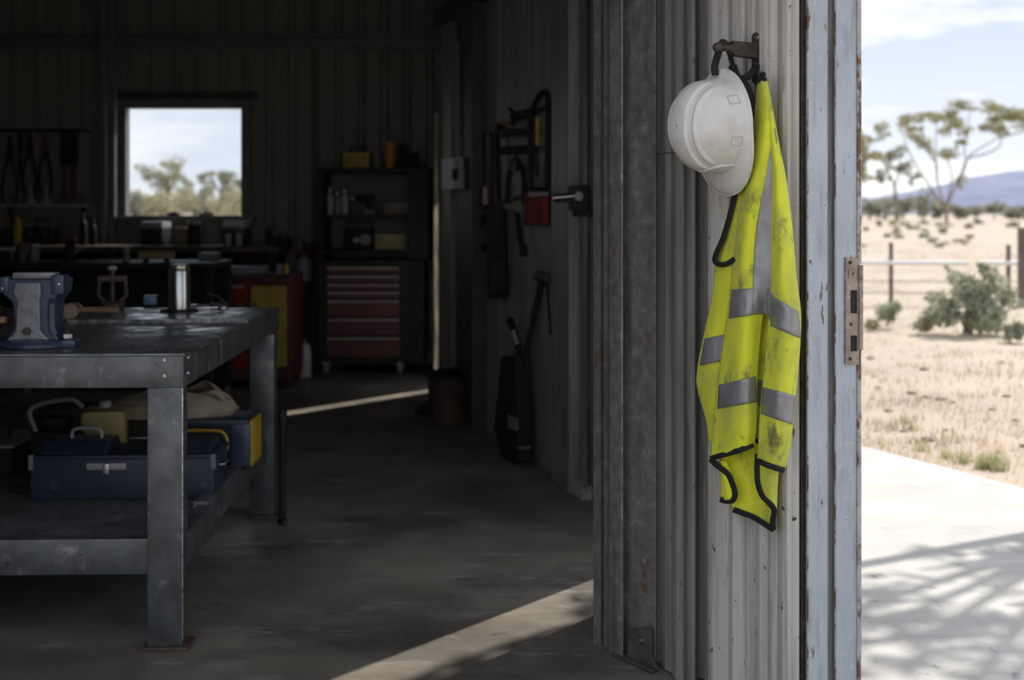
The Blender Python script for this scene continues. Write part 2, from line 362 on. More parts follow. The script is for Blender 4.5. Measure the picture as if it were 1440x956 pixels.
for yy in (4.6, 6.6, 8.6): MB().box((-2.7, yy, ZT-0.08), (3.9, 0.07, 0.15)).build('beam', m_beamd, cb, smooth=0)

# ---- far right wall
def rplan(pl):
    o_ = []
    for px, off in pl:
        p = rp(px, 300, off); p.z = 0; o_.append(p)
    return o_
wr = bpy.data.objects.new('wall_right', None); COL.objects.link(wr); struct(wr, 'pale lined side wall behind the hanging tools', 'wall')
MB().wallstrip(rplan([(945, -0.02), (905, -0.02), (880, 0.0), (860, 0.0), (850, 0.02), (838, 0.02), (834, 0.0), (828, 0.0), (826, 0.018), (820, 0.018), (818, 0.0), (810, 0.0), (808, 0.02), (800, 0.02), (796, 0)]), 0.0, ZT).build('wall_sheet', m_recess, wr, smooth=0, solid=0.006)
MB().wallstrip(rplan([(800, 0), (745, 0), (744, -0.004), (743, 0), (706, 0), (705, -0.004), (704, 0), (655, 0)]), 0.0, ZT).build('wall_sheet', m_rwall, wr, smooth=0, solid=0.006)
MB().wallstrip(rplan([(655, 0), (630, 0), (622, 0)]), 0.0, ZT).build('wall_sheet', m_rwall, wr, smooth=0, solid=0.006)
MB().box((-0.42, 8.33, ZT/2), (0.04, 0.46, ZT)).build('wall_sheet', m_rwall, wr, smooth=0)
MB().box((-0.42, 9.44, ZT/2), (0.04, 1.22, ZT)).build('wall_sheet', m_rwall, wr, smooth=0)
MB().box((-0.42, 8.67, 2.3), (0.05, 0.32, 1.6)).build('lintel', m_rwall, wr, smooth=0)
def rpost(name, px0, px1, proud, mat, label, z1=ZT):
    a, b = rp(px0, 300, proud), rp(px1, 300, proud); a.z = b.z = 0
    c = b - RN*proud; d_ = a - RN*proud
    return struct(MB().prism([a, b, c, d_], (0, 0, z1)).build(name, mat, smooth=0, bev=0.004), label, 'post')
rpost('trim_3', 800, 775, 0.05, m_recess, 'grey flat post right of the hanging tools')
rpost('trim_4', 664, 641, 0.09, m_beamd, 'dark steel post left of the hanging tools')
rpost('trim_5', 634, 624, 0.05, m_recess, 'narrow grey post at the far end of the side wall')
m_sunedge = M('translucent sunlit edge', (0.62, 0.58, 0.50), 0.6, var=0.25, vscale=9, stretch=(3, 3, 0.6), trans=0.55)
struct(MB().box((-0.531, 8.47, 1.0), (0.030, 0.004, 1.9)).build('trim_8', m_sunedge, smooth=0), 'thin translucent strip added as a sunlit post edge at the far end of the side wall', 'strip')  # strip added to glow where a post edge would catch the sun
a, b = rp(668, 300, 0.08), rp(800, 300, 0.02)
p0, p1 = rp(632, 300, 0.0), rp(900, 300, 0.0)
for p in (p0, p1): p.z = 2.47
struct(MB().prism([p0, p0+RN*0.11, p0+RN*0.11+Vector((0, 0, 0.10)), p0+Vector((0, 0, 0.10))], p1-p0).build('trim_6', m_beamd, smooth=0), 'dark eave beam along the top of the side wall', 'beam')
p0, p1 = rp(833, 300, 0.0), rp(803, 300, 0.0); p0.z = p1.z = 0
struct(MB().prism([p0, p0+RN*0.05, p0+RN*0.05+Vector((0, 0, 0.045)), p0+Vector((0, 0, 0.06))], p1-p0).build('baseboard_right', M('chalky plinth', (0.30, 0.28, 0.25), 0.9, var=0.3, vscale=20), smooth=0), 'crumbling concrete plinth at the foot of the cladding', 'plinth')

# ---- near wall with the hook: post, recessed sheet, pale sheet, jamb
def wplan(pl):
    o_ = []
    for px, off in pl:
        p = wp(px, 300, off); p.z = 0; o_.append(p)
    return o_
wn_ = bpy.data.objects.new('wall_doorway', None); COL.objects.link(wn_); struct(wn_, 'ribbed cladding beside the doorway with helmet and vest', 'wall')
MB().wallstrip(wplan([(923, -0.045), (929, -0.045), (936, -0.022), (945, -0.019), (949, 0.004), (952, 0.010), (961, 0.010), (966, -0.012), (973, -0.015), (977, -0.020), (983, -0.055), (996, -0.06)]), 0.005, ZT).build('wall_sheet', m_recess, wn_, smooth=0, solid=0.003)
o = MB().wallstrip(wplan([(998, -0.04), (996.5, 0.035), (997.5, 0.043), (1001, 0.048), (1025, 0.046), (1028, 0.052), (1031, 0.060), (1044, 0.060), (1047, 0.053), (1050, 0.044), (1063, 0.044), (1066, 0.055), (1069, 0.060), (1079, 0.060), (1082, 0.048), (1094, 0.046), (1097, 0.058), (1101, 0.064), (1107, 0.064), (1110, 0.054), (1114, 0.040), (1123, 0.034), (1125, 0.0), (1126, -0.03)]), 0.005, ZT).build('wall_sheet', m_panel, wn_, smooth=0, solid=0.003)
o['label'] = 'paler proud sheet with rust specks'
# rust bead on the pale sheet's left edge
MB().tube([(*wp(996.5, 300, 0.036).xy, 0.0), (*wp(996.5, 300, 0.036).xy, ZT)], 0.0022, 6).build('sheet_edge', m_jedge, wn_)
# outside skin of the wall and the wall's dark core
ext = [W0+WU*-0.30-WN*0.19, W0+WU*0.50-WN*0.19]
a0, a1 = W0+WU*-0.46-WN*0.19, W0+WU*0.475-WN*0.19  # skin lengthened past the post, unseen, to narrow the sun strip indoors
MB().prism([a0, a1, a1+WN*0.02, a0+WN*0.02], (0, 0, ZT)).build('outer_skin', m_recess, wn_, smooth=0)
a0, a1 = W0+WU*-0.26-WN*0.17, W0+WU*0.475-WN*0.17
MB().prism([a0, a1, a1+WN*0.08, a0+WN*0.08], (0, 0, ZT)).build('wall_core', m_dark, wn_, smooth=0)
a0, a1 = W0+WU*0.50-WN*0.195, W0+WU*1.30-WN*0.195
MB().prism([a0+Vector((0, 0, 2.2)), a1+Vector((0, 0, 2.2)), a1+WN*0.195+Vector((0, 0, 2.2)), a0+WN*0.195+Vector((0, 0, 2.2))], (0, 0, ZT-2.2)).build('wall_header', m_recess, wn_, smooth=0)
a0, a1 = W0+WU*1.22-WN*0.19, W0+WU*1.30-WN*0.19
MB().prism([a0, a1, a1+WN*0.19, a0+WN*0.19], (0, 0, ZT)).build('wall_return', m_recess, wn_, smooth=0)
p0 = W0+WU*-0.30-WN*0.15; p1 = Vector((0.66, 4.5, 0))
MB().prism([p0+Vector((0, 0, 2.15)), p1+Vector((0, 0, 2.15)), p1+Vector((0.05, 0, 2.15)), p0+Vector((0.05, 0, 2.15))], (0, 0, ZT-2.15)).build('gap_header', m_recess, wn_, smooth=0)

post = bpy.data.objects.new('trim_7', None); COL.objects.link(post); struct(post, 'folded galvanised post at the left end of the cladding', 'post')
MB().wallstrip(wplan([(836, -0.09), (835, -0.01), (845, -0.004), (846.5, -0.018), (855, -0.018), (857, 0.012), (858.5, 0.015), (874, 0.017), (876, 0.015), (878, -0.012), (880, -0.014), (905, -0.016), (920, -0.016), (922, -0.02), (923.5, -0.06)]), 0.0, ZT).build('post_face', m_post, post, smooth=0, solid=0.003)
MB().tube([(*wp(875.5, 300, 0.017).xy, 0.0), (*wp(875.5, 300, 0.017).xy, ZT)], 0.002, 6).build('post_edge', m_post, post)
a0 = wp(838, 300, -0.02); a0.z = 0
MB().prism([a0, a0-WN*0.07, a0-WN*0.07+WU*0.15, a0+WU*0.15], (0, 0, ZT)).build('post_core', m_dark, post, smooth=0)
# foot bracket
fb = thing('foot_bracket', 'rusty steel foot bracket bolted at the base of the post', 'bracket', gnd(897, 935))
def wq(px, py, off): return wp(px, py, off)
MB().prism([wq(889, 883, 0.0), wq(918, 883, 0.0), wq(919, 925, 0.0), wq(927, 940, 0.0), wq(871, 940, 0.0), wq(884, 918, 0.0)], WN*0.008).build('upright_plate', m_foot, fb, world=True, smooth=0, bev=0.002)
pa = wq(868, 938, 0.0); pb = wq(926, 944, 0.0); pa.z = pb.z = 0.004
MB().prism([pa, pb, pb+WN*0.025, pa+WN*0.025], (0, 0, 0.008)).build('base_flange', m_foot, fb, world=True, smooth=0, bev=0.002)
c = wq(902, 900, 0.008); MB().cyl(c, c+WN*0.010, 0.0085, 0.007, 6).build('bolt', m_bolt, fb, world=True, smooth=0)

# jamb (reveal of the doorway)
jm = bpy.data.objects.new('door_1', None); COL.objects.link(jm); struct(jm, 'pale blue steel jamb of the open doorway', 'door frame')
def strip(pl, name, mat, par, z0=0.0, z1=ZT, **k): return MB().wallstrip([jp(px, e_) for px, e_ in pl], z0, z1).build(name, mat, par, smooth=0, **k)
strip([(1134, -0.06), (1134.5, 0.0), (1136, 0.004), (1162, 0.004), (1163, 0.002)], 'jamb_flange', m_jamb, jm, solid=0.003)
strip([(1163, 0.002), (1165, -0.006), (1172, -0.006), (1174, 0.006)], 'jamb_groove', M('dirty jamb groove', (0.30, 0.30, 0.29), 0.55, var=0.2, vscale=12, stretch=(4, 4, 0.5), spots=[(RUST, 0.56, 0.12, 9, (3, 3, 0.4))]), jm, solid=0.003)
strip([(1174, 0.006), (1176, 0.008), (1204.5, 0.008)], 'jamb_face', m_jamb, jm, solid=0.003)
strip([(1204.5, 0.008), (1206, 0.012), (1210, 0.012), (1211, 0.006), (1209, -0.05)], 'jamb_edge', m_jedge, jm, solid=0.002)
strip([(1134.3, 0.0), (1135.5, 0.0055), (1137.0, 0.0058)], 'rust_line', m_jedge, jm, solid=0.001)
strip([(1173.2, 0.004), (1174.2, 0.0095), (1175.2, 0.0098)], 'rust_line', m_jedge, jm, solid=0.001)
a0 = jp(1136, -0.022); a1 = jp(1207, -0.022)
MB().prism([a0, a1, a1-WU*0.04, a0-WU*0.04], (0, 0, ZT)).build('jamb_core', m_dark, jm, smooth=0)
for px in (1128, 1131.5):
    p = wp(px, 300, 0.02 if px < 1130 else 0.012); p.z = 0
    MB().tube([p, p+Vector((0, 0, ZT))], 0.003, 6).build('seal_strip', m_iron, jm)
# strike plate
sp_ = thing('strike_plate', 'worn rusty strike plate with two slots on the door jamb', 'strike plate', jp(1197, 0.01)+Vector((0, 0, 0.9)))
def jq(px, py, e_): return on_plane(px, py, J0, WU, e_)
def plate_with_slots():
    mb = MB(); L_, R_ = 1187.5, 1206; ys = [362, 408, 440.5, 471.5, 493.5, 512.5]
    for i, (ya, yb) in enumerate(zip(ys, ys[1:])):
        if i in (1, 3):
            for xa, xb in ((L_, 1194), (1204, R_)):
                mb.prism([jq(xa, ya, 0.010), jq(xb, ya, 0.010), jq(xb, yb, 0.010), jq(xa, yb, 0.010)], WU*0.004)
        else: mb.prism([jq(L_, ya, 0.010), jq(R_, ya, 0.010), jq(R_, yb, 0.010), jq(L_, yb, 0.010)], WU*0.004)
    return mb
plate_with_slots().build('plate', m_strike, sp_, world=True, smooth=0)
for ya, yb in ((408, 440.5), (471.5, 493.5)):
    MB().prism([jq(1193, ya, 0.0095), jq(1205, ya, 0.0095), jq(1205, yb, 0.0095), jq(1193, yb, 0.0095)], WU*0.0008).build('slot', m_hole, sp_, world=True, smooth=0)
MB().prism([jq(1206.5, 372, 0.012), jq(1211.5, 372, 0.012), jq(1211.5, 492, 0.012), jq(1206.5, 492, 0.012)], WU*0.006).build('lip', m_strike, sp_, world=True, smooth=0, bev=0.002)
MB().prism([jq(1193, 379, 0.014), jq(1203.5, 379, 0.014), jq(1203.5, 391, 0.014), jq(1193, 391, 0.014)], WU*0.002).build('cover_tab', m_strike, sp_, world=True, smooth=0, bev=0.001)
for (x, y, r) in ((1195.5, 369, .0045), (1198.5, 385, .003), (1196.5, 456, .004), (1195.5, 504.5, .0045)):
    c = jq(x, y, 0.014); MB().cyl(c, c+WU*0.003, r, r*0.8, 12).build('screw', m_iron, sp_, world=True)

# small wire between the sheets
tie = MB().tube(catmull([wp(x, y, o_) for x, y, o_ in ((921, 217, -0.005), (930, 216, 0.004), (940, 215, 0.006), (953, 215, 0.014))], 10), 0.0014, 6).build('tie_wire', m_iron)
tag(tie, 'short rusty tie wire across the grey cladding at helmet height', 'wire')

# ================================================================== coat hook
hk = thing('coat_hook', 'dark iron coat hook screwed to the cladding above the vest', 'hook', wp(1065, 100, 0.05))
MB().prism([wp(x, y, 0.055) for x, y in ((1059.5, 54), (1061, 48), (1065, 45.5), (1069, 48), (1070.5, 54), (1070.5, 112), (1068, 118), (1064, 119), (1060, 115))], WN*0.008).build('back_plate', m_iron, hk, world=True, smooth=0, bev=0.0015)
c0 = wp(1062, 72, 0.06)
def bar(c, l0, l1, hw0, hh0, hw1, hh1):
    p = []
    for l, hw, hh in ((l0, hw0, hh0), (l1, hw1, hh1)):
        q = c+WN*l; p.append([q+WU*hw+Vector((0, 0, hh)), q-WU*hw+Vector((0, 0, hh)), q-WU*hw-Vector((0, 0, hh)), q+WU*hw-Vector((0, 0, hh)), q+WU*hw+Vector((0, 0, hh))])
    return MB().grid(p)
mb = bar(c0, 0.0, 0.085, 0.011, 0.017, 0.010, 0.015); mb.box(c0+WN*0.085, (0.001, 0.001, 0.001))
mb.build('arm', m_iron, hk, world=True, smooth=0, solid=0.004, bev=0.002)
MB().tube([c0+WN*0.07, c0+WN*0.088, c0+WN*0.09, c0+WN*0.128], [0.014, 0.0135, 0.009, 0.008], 16).build('peg', m_iron, hk, world=True)
q = c0+WN*0.128+Vector((0, 0, -0.001))
MB().lathe([(0.002, -0.012), (0.010, -0.009), (0.0135, 0), (0.010, 0.009), (0.002, 0.012)], q, n=16).build('peg_knob', m_iron, hk, world=True, smooth=180)
for y in (53, 92):
    c = wp(1065, y, 0.063); MB().cyl(c, c+WN*0.004, 0.0055, 0.0045, 12).build('screw', m_bolt, hk, world=True)
MB().tube(catmull([wp(1065, 98, 0.06), wp(1066, 104, 0.075), wp(1071, 109, 0.095), wp(1074, 104, 0.105)], 10), 0.006, 10).build('lower_hook', m_iron, hk, world=True)
c = wp(1052, 72, 0.075)+WU*0.013
# ================================================================== hard hat
hat = bpy.data.objects.new('hard_hat', None); COL.objects.link(hat); hat.empty_display_size = 0.05
tag(hat, 'scuffed white hard hat hanging from the hook over the vest', 'hard hat')
HZ = (WN + Vector((0, 0, -0.06)) + WU*-0.10).normalized()            # crown direction
HX = (Vector((0, 0, -1)) - HZ*Vector((0, 0, -1)).dot(HZ)).normalized()
rr = math.radians(-4); HY_ = HZ.cross(HX)
HX, HY_ = HX*math.cos(rr)+HY_*math.sin(rr), HY_*math.cos(rr)-HX*math.sin(rr)
hc = wp(1013, 176, 0.150)
hat.matrix_basis = Matrix(((HX.x, HY_.x, HZ.x, hc.x), (HX.y, HY_.y, HZ.y, hc.y), (HX.z, HY_.z, HZ.z, hc.z), (0, 0, 0, 1)))
HA, HB, HH = 0.113, 0.094, 0.128
def dome(phi, s, extra=0.0):
    """s 0 at the rim, 1 at the crown"""
    th = s*math.pi/2
    c_, s_ = math.cos(th)**0.82, math.sin(th)**0.98
    x = HA*c_*math.cos(phi); y = HB*c_*math.sin(phi); z = HH*s_
    # raised centre band running front to back with crisp shoulders, plus two outer ribs
    ay = abs(y)
    def step(v, a_, b_): t = max(0, min(1, (v-a_)/(b_-a_))); return t*t*(3-2*t)
    fade = step(s, 0.20, 0.42)
    up = (1-step(ay, 0.0245, 0.0285))*0.0060*fade + step(ay, 0.040, 0.0435)*(1-step(ay, 0.0435, 0.053))*0.0045*fade
    n = Vector((x/HA**2, y/HB**2, z/HH**2)).normalized()
    return Vector((x, y, z)) + n*(up+extra)
NP, NS = 260, 90
rows = []
for j in range(NS+1):
    s_ = j/NS*0.995
    rows.append([dome(2*math.pi*k/NP, s_) for k in range(NP+1)])
mb = MB(); mb.grid(rows); bmesh.ops.remove_doubles(mb.bm, verts=mb.bm.verts, dist=1e-5)
sh = mb.build('shell', m_hat, hat, smooth=60, solid=0.003)
# brim with a peak at the front
rows = []
for j in range(9):
    t = j/8; row = []
    for k in range(NP+1):
        ph = 2*math.pi*k/NP; cph = math.cos(ph)
        wdt = 0.011 + 0.046*max(0, cph)**1.6*(1 if cph > 0 else 0) + 0.010*max(0, -cph)**4
        droop = -0.004 - (0.016*max(0, cph)**2 + 0.002)*t**1.3
        b_ = dome(ph, 0.0); d_ = Vector((b_.x, b_.y, 0)).normalized()
        row.append(b_+d_*(wdt*t-0.001)+Vector((0, 0, droop*t + (0.006*(1-t)**3))))
    rows.append(row)
mb = MB(); mb.grid(rows); bmesh.ops.remove_doubles(mb.bm, verts=mb.bm.verts, dist=1e-5)
brim = mb.build('brim', m_hat, hat, smooth=60, solid=0.0035)
lip = rows[-1]
MB().tube(lip[:-1]+[lip[0], lip[1]], 0.0030, 8, cap=False).build('rim_bead', m_hat, brim)
# accessory slots: small raised frames near the rim, on the visible flank
def frame_on(ph0, ph1, s0, s1):
    mb = MB()
    for (a_, b_) in (((ph0, s0), (ph1, s0)), ((ph1, s0), (ph1, s1)), ((ph1, s1), (ph0, s1)), ((ph0, s1), (ph0, s0))):
        mb.tube([dome(a_[0]+(b_[0]-a_[0])*q/5, a_[1]+(b_[1]-a_[1])*q/5, 0.0012) for q in range(6)], 0.0016, 6)
    return mb
side = 1 if HY_.y < 0 else -1                                         # the flank that faces the camera
for ph0, ph1 in ((1.15, 1.34), (2.05, 2.24)):
    sl = MB().grid([[dome(side*(ph0+(ph1-ph0)*q/6), 0.06+0.14*r_/6, 0.0008) for q in range(7)] for r_ in range(7)]).build('accessory_slot', m_hat, hat)
    frame_on(side*ph0, side*ph1, 0.06, 0.20).build('slot_frame', M('slot frame grey', (0.48, 0.46, 0.43), 0.5, var=0.1), sl)  # frames are a plain grey, darker than the shell
# ridge above the peak
MB().tube(catmull([dome(side*0.62, 0.04, .002), dome(side*0.55, 0.20, .003), dome(side*0.36, 0.27, .003), dome(0, 0.29, .003), dome(-side*0.36, 0.27, .003), dome(-side*0.55, 0.20, .003), dome(-side*0.62, 0.04, .002)], 40), 0.003, 8).build('peak_ridge', m_hat, hat)
# harness: headband ring and crown straps inside
mb = MB(); mb.tube([Vector((0.105*math.cos(a_), 0.085*math.sin(a_), -0.006)) for a_ in np.linspace(0, 2*math.pi, 49)], 0.014, 8, cap=False, flat=0.2)
hb = mb.build('headband', m_strap, hat)
for a_ in (0.8, 2.36):
    MB().tube([Vector((0.100*math.cos(a_)*math.cos(t), 0.082*math.sin(a_)*math.cos(t), 0.10*math.sin(t))) for t in np.linspace(0, math.pi, 20)], 0.009, 6, flat=0.25).build('crown_strap', m_strap, hb)
# chin strap looped over the peg
def ribbon(pts, wdt, wv):
    pts = [Vector(p) for p in pts]; wv = Vector(wv)
    return MB().grid([[p-wv*wdt/2, p+wv*wdt/2] for p in pts])
bk = wp(1006, 96, 0.165); top = c0+WN*0.105
pth = catmull([wp(1006, 106, 0.165), wp(1005, 94, 0.168), wp(1008, 82, 0.168), top+WN*0.014+Vector((0, 0, 0.004)), top+WN*0.004+Vector((0, 0, 0.0125)), top-WN*0.006+Vector((0, 0, 0.006)), wp(1029, 86, 0.12), wp(1033, 100, 0.12)], 30)
MB().tube(pth, 0.0088, 8, flat=0.5).build('chin_strap', m_strap, hat, world=True)
pth = catmull([wp(1030, 92, 0.118), wp(1036, 108, 0.115), wp(1048, 120, 0.11), wp(1055, 140, 0.105), wp(1056, 165, 0.10)], 24)
MB().tube(pth, 0.011, 8, flat=0.4).build('chin_strap', m_strap, hat, world=True)
pth = catmull([wp(1042, 112, 0.105), wp(1054, 106, 0.09), wp(1062, 96, 0.085), wp(1064, 90, 0.09)], 16)
MB().tube(pth, 0.009, 8, flat=0.5).build('strap_end', m_strap, hat, world=True)

# ================================================================== hi-vis vest
vest = thing('safety_vest', 'dirty yellow hi-vis vest with silver bands hanging from the hook', 'vest', wp(1060, 745, 0.08))
# each panel: rows of (y, [(x, off), ...]) measured along the cloth
def net(rows, nu, nv, dy=None):
    """smooth control rows -> grid of (x, y, off)"""
    R = [catmull([(x, y+(yy if yy else 0), o_) for (x, o_, *z) in r for yy in [z[0] if z else 0]], nu) for y, r in rows]
    cols = [catmull([R[j][i] for j in range(len(R))], nv) for i in range(nu)]
    return [[cols[i][j] for i in range(nu)] for j in range(nv)]
def wr_(x, y): return 0.0050*mnoise.noise((x*0.055+y*0.006, y*0.009, 3.1)) + 0.0016*mnoise.noise((x*0.11, y*0.05, 7.7)) + 0.0007*mnoise.noise((x*0.25, y*0.2, 1.7))
def cloth(rows, name, mat=m_vest, nu=28, nv=60, lift=0.0):
    g_ = net(rows, nu, nv)
    return MB().grid([[wp(x, y, o_+wr_(x, y)+lift) for x, y, o_ in r] for r in g_]).build(name, mat, vest, world=True, smooth=180, solid=0.0018), g_
def edge(pts, wd=7.0, name='binding', lift=0.0, par=None):
    """black edge binding along a path of (x, y, off)"""
    pts = catmull(pts, max(14, len(pts)*9)); rows = []
    for k_, (x, y, o_) in enumerate(pts):
        a_, b_ = pts[max(0, k_-1)], pts[min(len(pts)-1, k_+1)]; tx, ty = b_[0]-a_[0], b_[1]-a_[1]; ln = math.hypot(tx, ty) or 1.0
        nx, ny = -ty/ln*wd/2, tx/ln*wd/2
        rows.append([wp(x+nx*f_, y+ny*f_, o_+wr_(x, y)+lift+0.0035-0.002*f_*f_) for f_ in (-1, -0.5, 0, 0.5, 1)])
    return MB().grid(rows).build(name, m_bind, par or vest, world=True, smooth=180, solid=0.0035)
# inner back panel, the lowest layer
inner = [
 (380, [(1040, .085), (1055, .08), (1070, .078), (1090, .08), (1112, .085)]),
 (470, [(1020, .085), (1045, .075), (1068, .072), (1090, .075), (1114, .085)]),
 (560, [(1012, .085), (1040, .074), (1066, .070), (1085, .074), (1104, .082)]),
 (630, [(1010, .092), (1032, .074), (1055, .068), (1078, .074), (1094, .086)]),
 (680, [(1020, .092, -4), (1036, .078), (1056, .070), (1074, .076), (1090, .088)]),
 (716, [(1031, .088, 0), (1042, .080, 4), (1060, .076, 10), (1076, .082, 20), (1088, .090, 28)])]
ob, gi = cloth(inner, 'back_panel')
edge([(1031, 716, .090), (1042, 720, .084), (1060, 727, .080), (1076, 737, .086), (1088, 745, .092)], 7)
# left panel with the arm hole
left = [
 (262, [(1038, .085), (1045, .095), (1056, .10)]),
 (310, [(1024, .085), (1036, .098), (1050, .10)]),
 (372, [(1008, .085, -4), (1022, .102), (1042, .10)]),
 (420, [(1001, .085), (1014, .105), (1036, .10)]),
 (470, [(990, .085), (1004, .105), (1030, .10)]),
 (520, [(980.5, .082), (996, .102), (1024, .098)]),
 (548, [(981, .08), (996, .10), (1020, .096)]),
 (590, [(993, .08), (1003, .092), (1014, .094)]),
 (622, [(997, .082), (1002, .090), (1008, .092)])]
ol, gl = cloth(left, 'side_panel', nu=18)
edge([(1034, 272, .098), (1026, 305, .099), (1017, 335, .100), (1007, 358, .100), (1006, 368, .101), (1014, 372, .106), (1024, 370, .110), (1033, 364, .114)], 6.5)
# centre panel
mid = [
 (114, [(1066, .100), (1070, .106), (1074, .106), (1079, .100)]),
 (150, [(1062, .100), (1069, .112), (1077, .114), (1085, .106)]),
 (200, [(1058, .100), (1066, .118), (1076, .120), (1086, .108)]),
 (250, [(1049, .102), (1060, .122), (1072, .122), (1088, .104)]),
 (320, [(1037, .106), (1049, .130), (1066, .120), (1088, .100)]),
 (390, [(1029, .110), (1043, .136), (1063, .122), (1087, .100)]),
 (450, [(1022, .112), (1038, .140), (1055, .130), (1072, .096)]),
 (530, [(1010, .112), (1032, .140), (1051, .134), (1065, .098)]),
 (590, [(1004, .112), (1028, .138), (1050, .132), (1064, .098)]),
 (640, [(999, .112, 5), (1022, .134, -1), (1045, .128, -8), (1061, .098, -15)])]
om, gm = cloth(mid, 'front_panel', nu=34, nv=80)
edge([(999, 645, .113), (1012, 641, .125), (1030, 636, .132), (1045, 631, .128), (1059, 625, .102)], 7)
edge([(999, 645, .113), (1008, 654, .110), (1018, 661, .106), (1025, 668, .102), (1031, 682, .100), (1034, 694, .100), (1031, 703, .098), (1022, 704.5, .096), (1013, 702, .094)], 7)
edge([(1058, 617, .086), (1065, 620, .084), (1072, 622, .086)], 6)
# right panel
right = [
 (114, [(1068, .098), (1072, .104), (1076, .104), (1079, .098)]),
 (150, [(1076, .104), (1080, .110), (1083, .108), (1086, .094)]),
 (200, [(1082, .108), (1086, .116), (1091, .112), (1095, .090)]),
 (250, [(1086, .106), (1092, .120), (1098, .112), (1105, .086)]),
 (320, [(1084, .102), (1092, .126), (1101, .122), (1114, .084)]),
 (390, [(1084, .104), (1094, .132), (1106, .128), (1120, .084)]),
 (440, [(1082, .106), (1096, .136), (1111, .132), (1126, .084)]),
 (500, [(1077, .106), (1091, .136), (1108, .130), (1124, .084)]),
 (570, [(1070, .106), (1087, .134), (1103, .126), (1117, .084)]),
 (620, [(1067, .106), (1083, .130), (1098, .122), (1112, .086)]),
 (652, [(1065, .106, -6), (1078, .126, 0), (1092, .118, 5), (1104, .088, 9)])]
orr, gr_ = cloth(right, 'front_panel', nu=30, nv=80)
edge([(1066, 646, .107), (1071, 650, .119), (1078, 653, .127), (1092, 658, .119), (1103, 661, .090)], 7)
# right tail of the back, curling forward
tail = [
 (640, [(1067, .096), (1078, .106), (1090, .104), (1097, .09)]),
 (675, [(1066, .098), (1078, .110), (1088, .106), (1094, .09)]),
 (697, [(1071, .100), (1080, .110), (1088, .106), (1093, .09)]),
 (716, [(1087, .104), (1089, .106), (1091, .104), (1092, .094)])]
cloth(tail, 'back_tail', nu=14, nv=26)
edge([(1066, 638, .100), (1065, 655, .100), (1066, 678, .102), (1072, 696, .104), (1082, 707, .108), (1089, 717, .108), (1087, 732, .100), (1088, 745, .094)], 7)
# left inner lobe
lobe = [
 (648, [(1009, .094), (1014, .104), (1022, .098)]),
 (672, [(1013, .092), (1019, .104), (1029, .098)]),
 (702, [(1013, .090), (1022, .102, 1), (1032, .096, 0)])]
cloth(lobe, 'back_lobe', nu=12, nv=20)
# reflective bands follow the same cloth
def surf(g_):
    A = np.array(g_)                                                  # rows x cols x 3
    xs, ys, os_ = A[..., 0], A[..., 1], A[..., 2]
    def f(x, y):
        j = int(np.argmin(np.abs(ys.mean(axis=1)-y))); j = max(0, min(len(A)-1, j))
        # refine: choose row by local y, then interpolate off by x
        best = None
        for jj in range(max(0, j-6), min(len(A)-1, j+6)):
            ya = np.interp(x, xs[jj], ys[jj]); yb = np.interp(x, xs[jj+1], ys[jj+1])
            if ya <= y <= yb:
                t = (y-ya)/max(1e-6, yb-ya); return (1-t)*np.interp(x, xs[jj], os_[jj])+t*np.interp(x, xs[jj+1], os_[jj+1])
        return np.interp(x, xs[j], os_[j])
    return f
def band(left_edge, right_edge, g_, nu=18, nv=10, name='reflective_tape'):
    """left_edge / right_edge: list of (x, y) from top to bottom"""
    f = surf(g_); Ls = catmull([(*p, 0) for p in left_edge], nv); Rs = catmull([(*p, 0) for p in right_edge], nv)
    rows = []
    for a_, b_ in zip(Ls, Rs):
        r = []
        for i in range(nu):
            t = i/(nu-1); x = a_[0]+(b_[0]-a_[0])*t; y = a_[1]+(b_[1]-a_[1])*t
            r.append(wp(x, y, f(x, y)+wr_(x, y)+0.0030))
        rows.append(r)
    return MB().grid(rows).build(name, m_tape, vest, world=True, smooth=180, solid=0.0012)
band([(1029, 407), (1024.5, 448)], [(1060.5, 405), (1058, 443)], gm)
band([(1011, 541), (1009, 575)], [(1063, 529), (1064, 565)], gm)
band([(1089, 418), (1083, 458)], [(1123, 438), (1126, 476)], gr_)
band([(1073, 544), (1070, 582)], [(1118.5, 556), (1114, 597)], gr_)
band([(991, 476), (984, 514)], [(1020, 470), (1013, 508)], gl)
band([(1090, 178), (1083, 212), (1077, 250), (1067, 300), (1061, 350), (1059, 400), (1057, 442)], [(1093, 196), (1090, 225), (1087, 255), (1086, 300), (1086, 350), (1085, 400), (1079, 442)], [[(x, y, o_+0.0) for x, y, o_ in r] for r in gm], nu=14, nv=50)
band([(1079, 405), (1079, 442)], [(1090, 418), (1084, 452)], gr_, nu=8)
band([(1056, 530), (1056, 566)], [(1075, 536), (1074, 572)], gi, nu=10)
edge([(1066, 116, .104), (1069, 110, .104), (1073, 109, .104), (1077, 113, .102)], 5, name='hanging_loop')
edge([(1069, 113, .104), (1071, 106, .106), (1073, 103, .108), (1074, 108, .106)], 4, name='hanging_loop')

